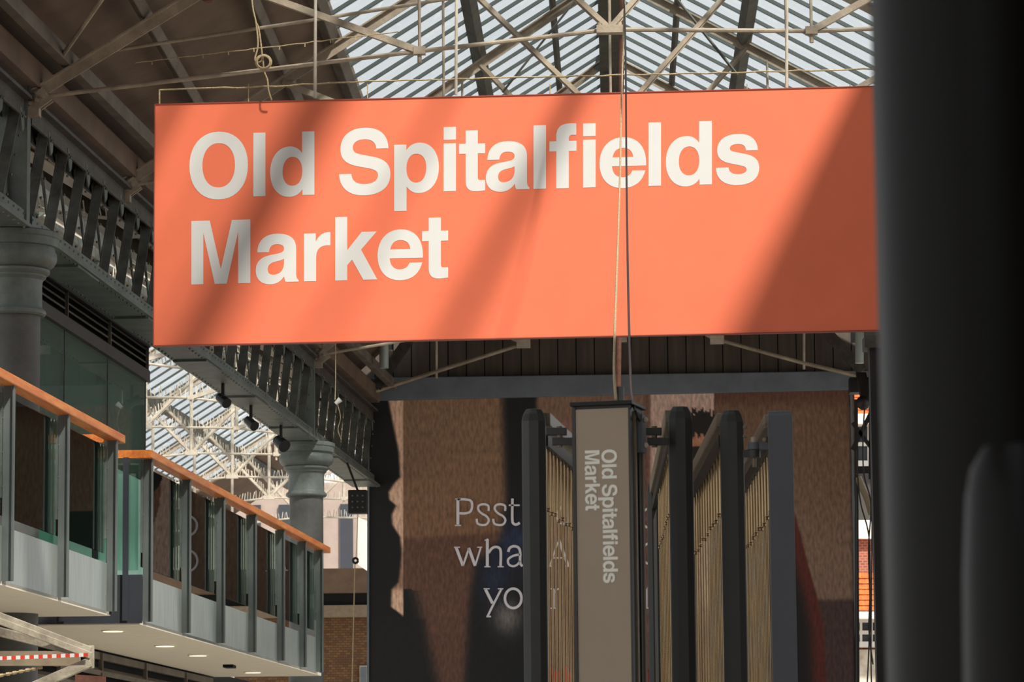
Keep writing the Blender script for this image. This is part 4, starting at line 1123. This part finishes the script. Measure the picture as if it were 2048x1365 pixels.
dp = thing('dark_column', 'black stanchion right of the poster beside the blurred pole', 'column', (P(1748, 900, 30).x, 30, 0))
a = P(1748, 700, 30)
MB().box(a.x - .045, a.x + .12, 29.9, 30.1, 0, P(1748, 690, 30).z).build('shaft', m_black, dp)
MB().box(a.x - .09, a.x + .14, 29.85, 30.15, P(1748, 700, 30).z, P(1748, 676, 30).z).build('head', m_irond, dp)
ct = thing('cross_brace', 'black crossed brace in the gap right of the poster', 'brace', P(1725, 870, 48))
MB().bar(P(1741, 700, 48), P(1741, 960, 48), .05, .05, Vector((0, 1, 0))).build('upright', m_black, ct)
b = MB(); b.bar(P(1705, 846, 48), P(1745, 900, 48), .05, .05); b.build('diagonal', m_black, ct)
b = MB(); b.bar(P(1745, 820, 48), P(1705, 900, 48), .05, .06); b.build('diagonal', m_black, ct)
sp2 = thing('floodlight', 'dark lamp head hanging at the upper right poster corner', 'lamp', P(1727, 803, 47))
MB().ball(P(1727, 806, 47), .10, 10).build('head', m_black, sp2); MB().bar(P(1722, 752, 48.1), P(1733, 800, 47), .14, .1).build('bracket', m_black, sp2)
tag(MB().box(P(1700, 785, 48).x, P(1760, 785, 48).x, 48, 48.3, P(1710, 785, 48).z, P(1710, 755, 48).z).build('trim_corner_beam', m_black), kind='structure')
for i, (pts, lab) in enumerate((([(1712, 900), (1716, 960), (1722, 1010), (1738, 1075), (1740, 1180), (1738, 1260), (1746, 1330)], 'black cable sagging in the gap right of the poster, the longest one'),
            ([(1730, 800), (1726, 880), (1728, 950), (1742, 1010), (1737, 1100), (1740, 1230), (1733, 1400)], 'second black cable close to the dark column'),
            ([(1710, 955), (1712, 1040), (1712, 1200), (1712, 1400)], 'straight black cable hugging the poster frame'),
            ([(1745, 790), (1741, 900), (1744, 1050), (1742, 1300), (1744, 1400)], 'black cable taped down the dark column'))):
    tag(MB().tube(sm([P(x, y, 46.5) for x, y in pts]), .011 + .004 * (i == 2), 6).build('cable', m_black), lab, 'cable', 'black cables right of the poster')
tag(MB().tube(sm([P(1716, 955, 50), P(1724, 975, 50), P(1735, 1000, 50), P(1744, 1030, 50)]), .05, 8).build('cable_bundle', m_rail), 'beige wrapped cable bundle in the gap right of the poster', 'cable')
tag(MB().box(P(1712, 930, 49).x, P(1750, 930, 49).x, 49, 49.1, P(1712, 948, 49).z, P(1712, 933, 49).z).build('trim_gap_rail', m_black), kind='structure')
tag(MB().bar(P(1712, 800, 50.6), P(1716, 1500, 50.6), .05, .1, Vector((0, 1, 0))).build('trim_poster_post', m_black), kind='structure')

# ================================================================== FOREGROUND POLE
c = P(1965, 700, 3.5)
pr = (1965 - 1757) * 3.5 / F
tag(MB().lathe(c.x, 3.5, [(pr, 0), (pr, 5.0)], 64).build('black_pole', m_pole), 'thick glossy black pole out of focus at the right edge', 'pole')
c2 = P(2035, 1100, 3.1); z = P(2035, 880, 3.1).z; r3_ = 105 * 3.1 / F
tag(MB().lathe(c2.x, 3.1, [(r3_ * 1.1, 0), (r3_ * 1.1, z - .25), (r3_ * 1.05, z - .12), (r3_ * .96, z - .05), (r3_ * .85, z - .025), (r3_ * .6, z - .006), (r3_ * .2, z)], 48).build('bollard', m_pole), 'round-topped black bollard in front of the pole, lower right corner', 'bollard')
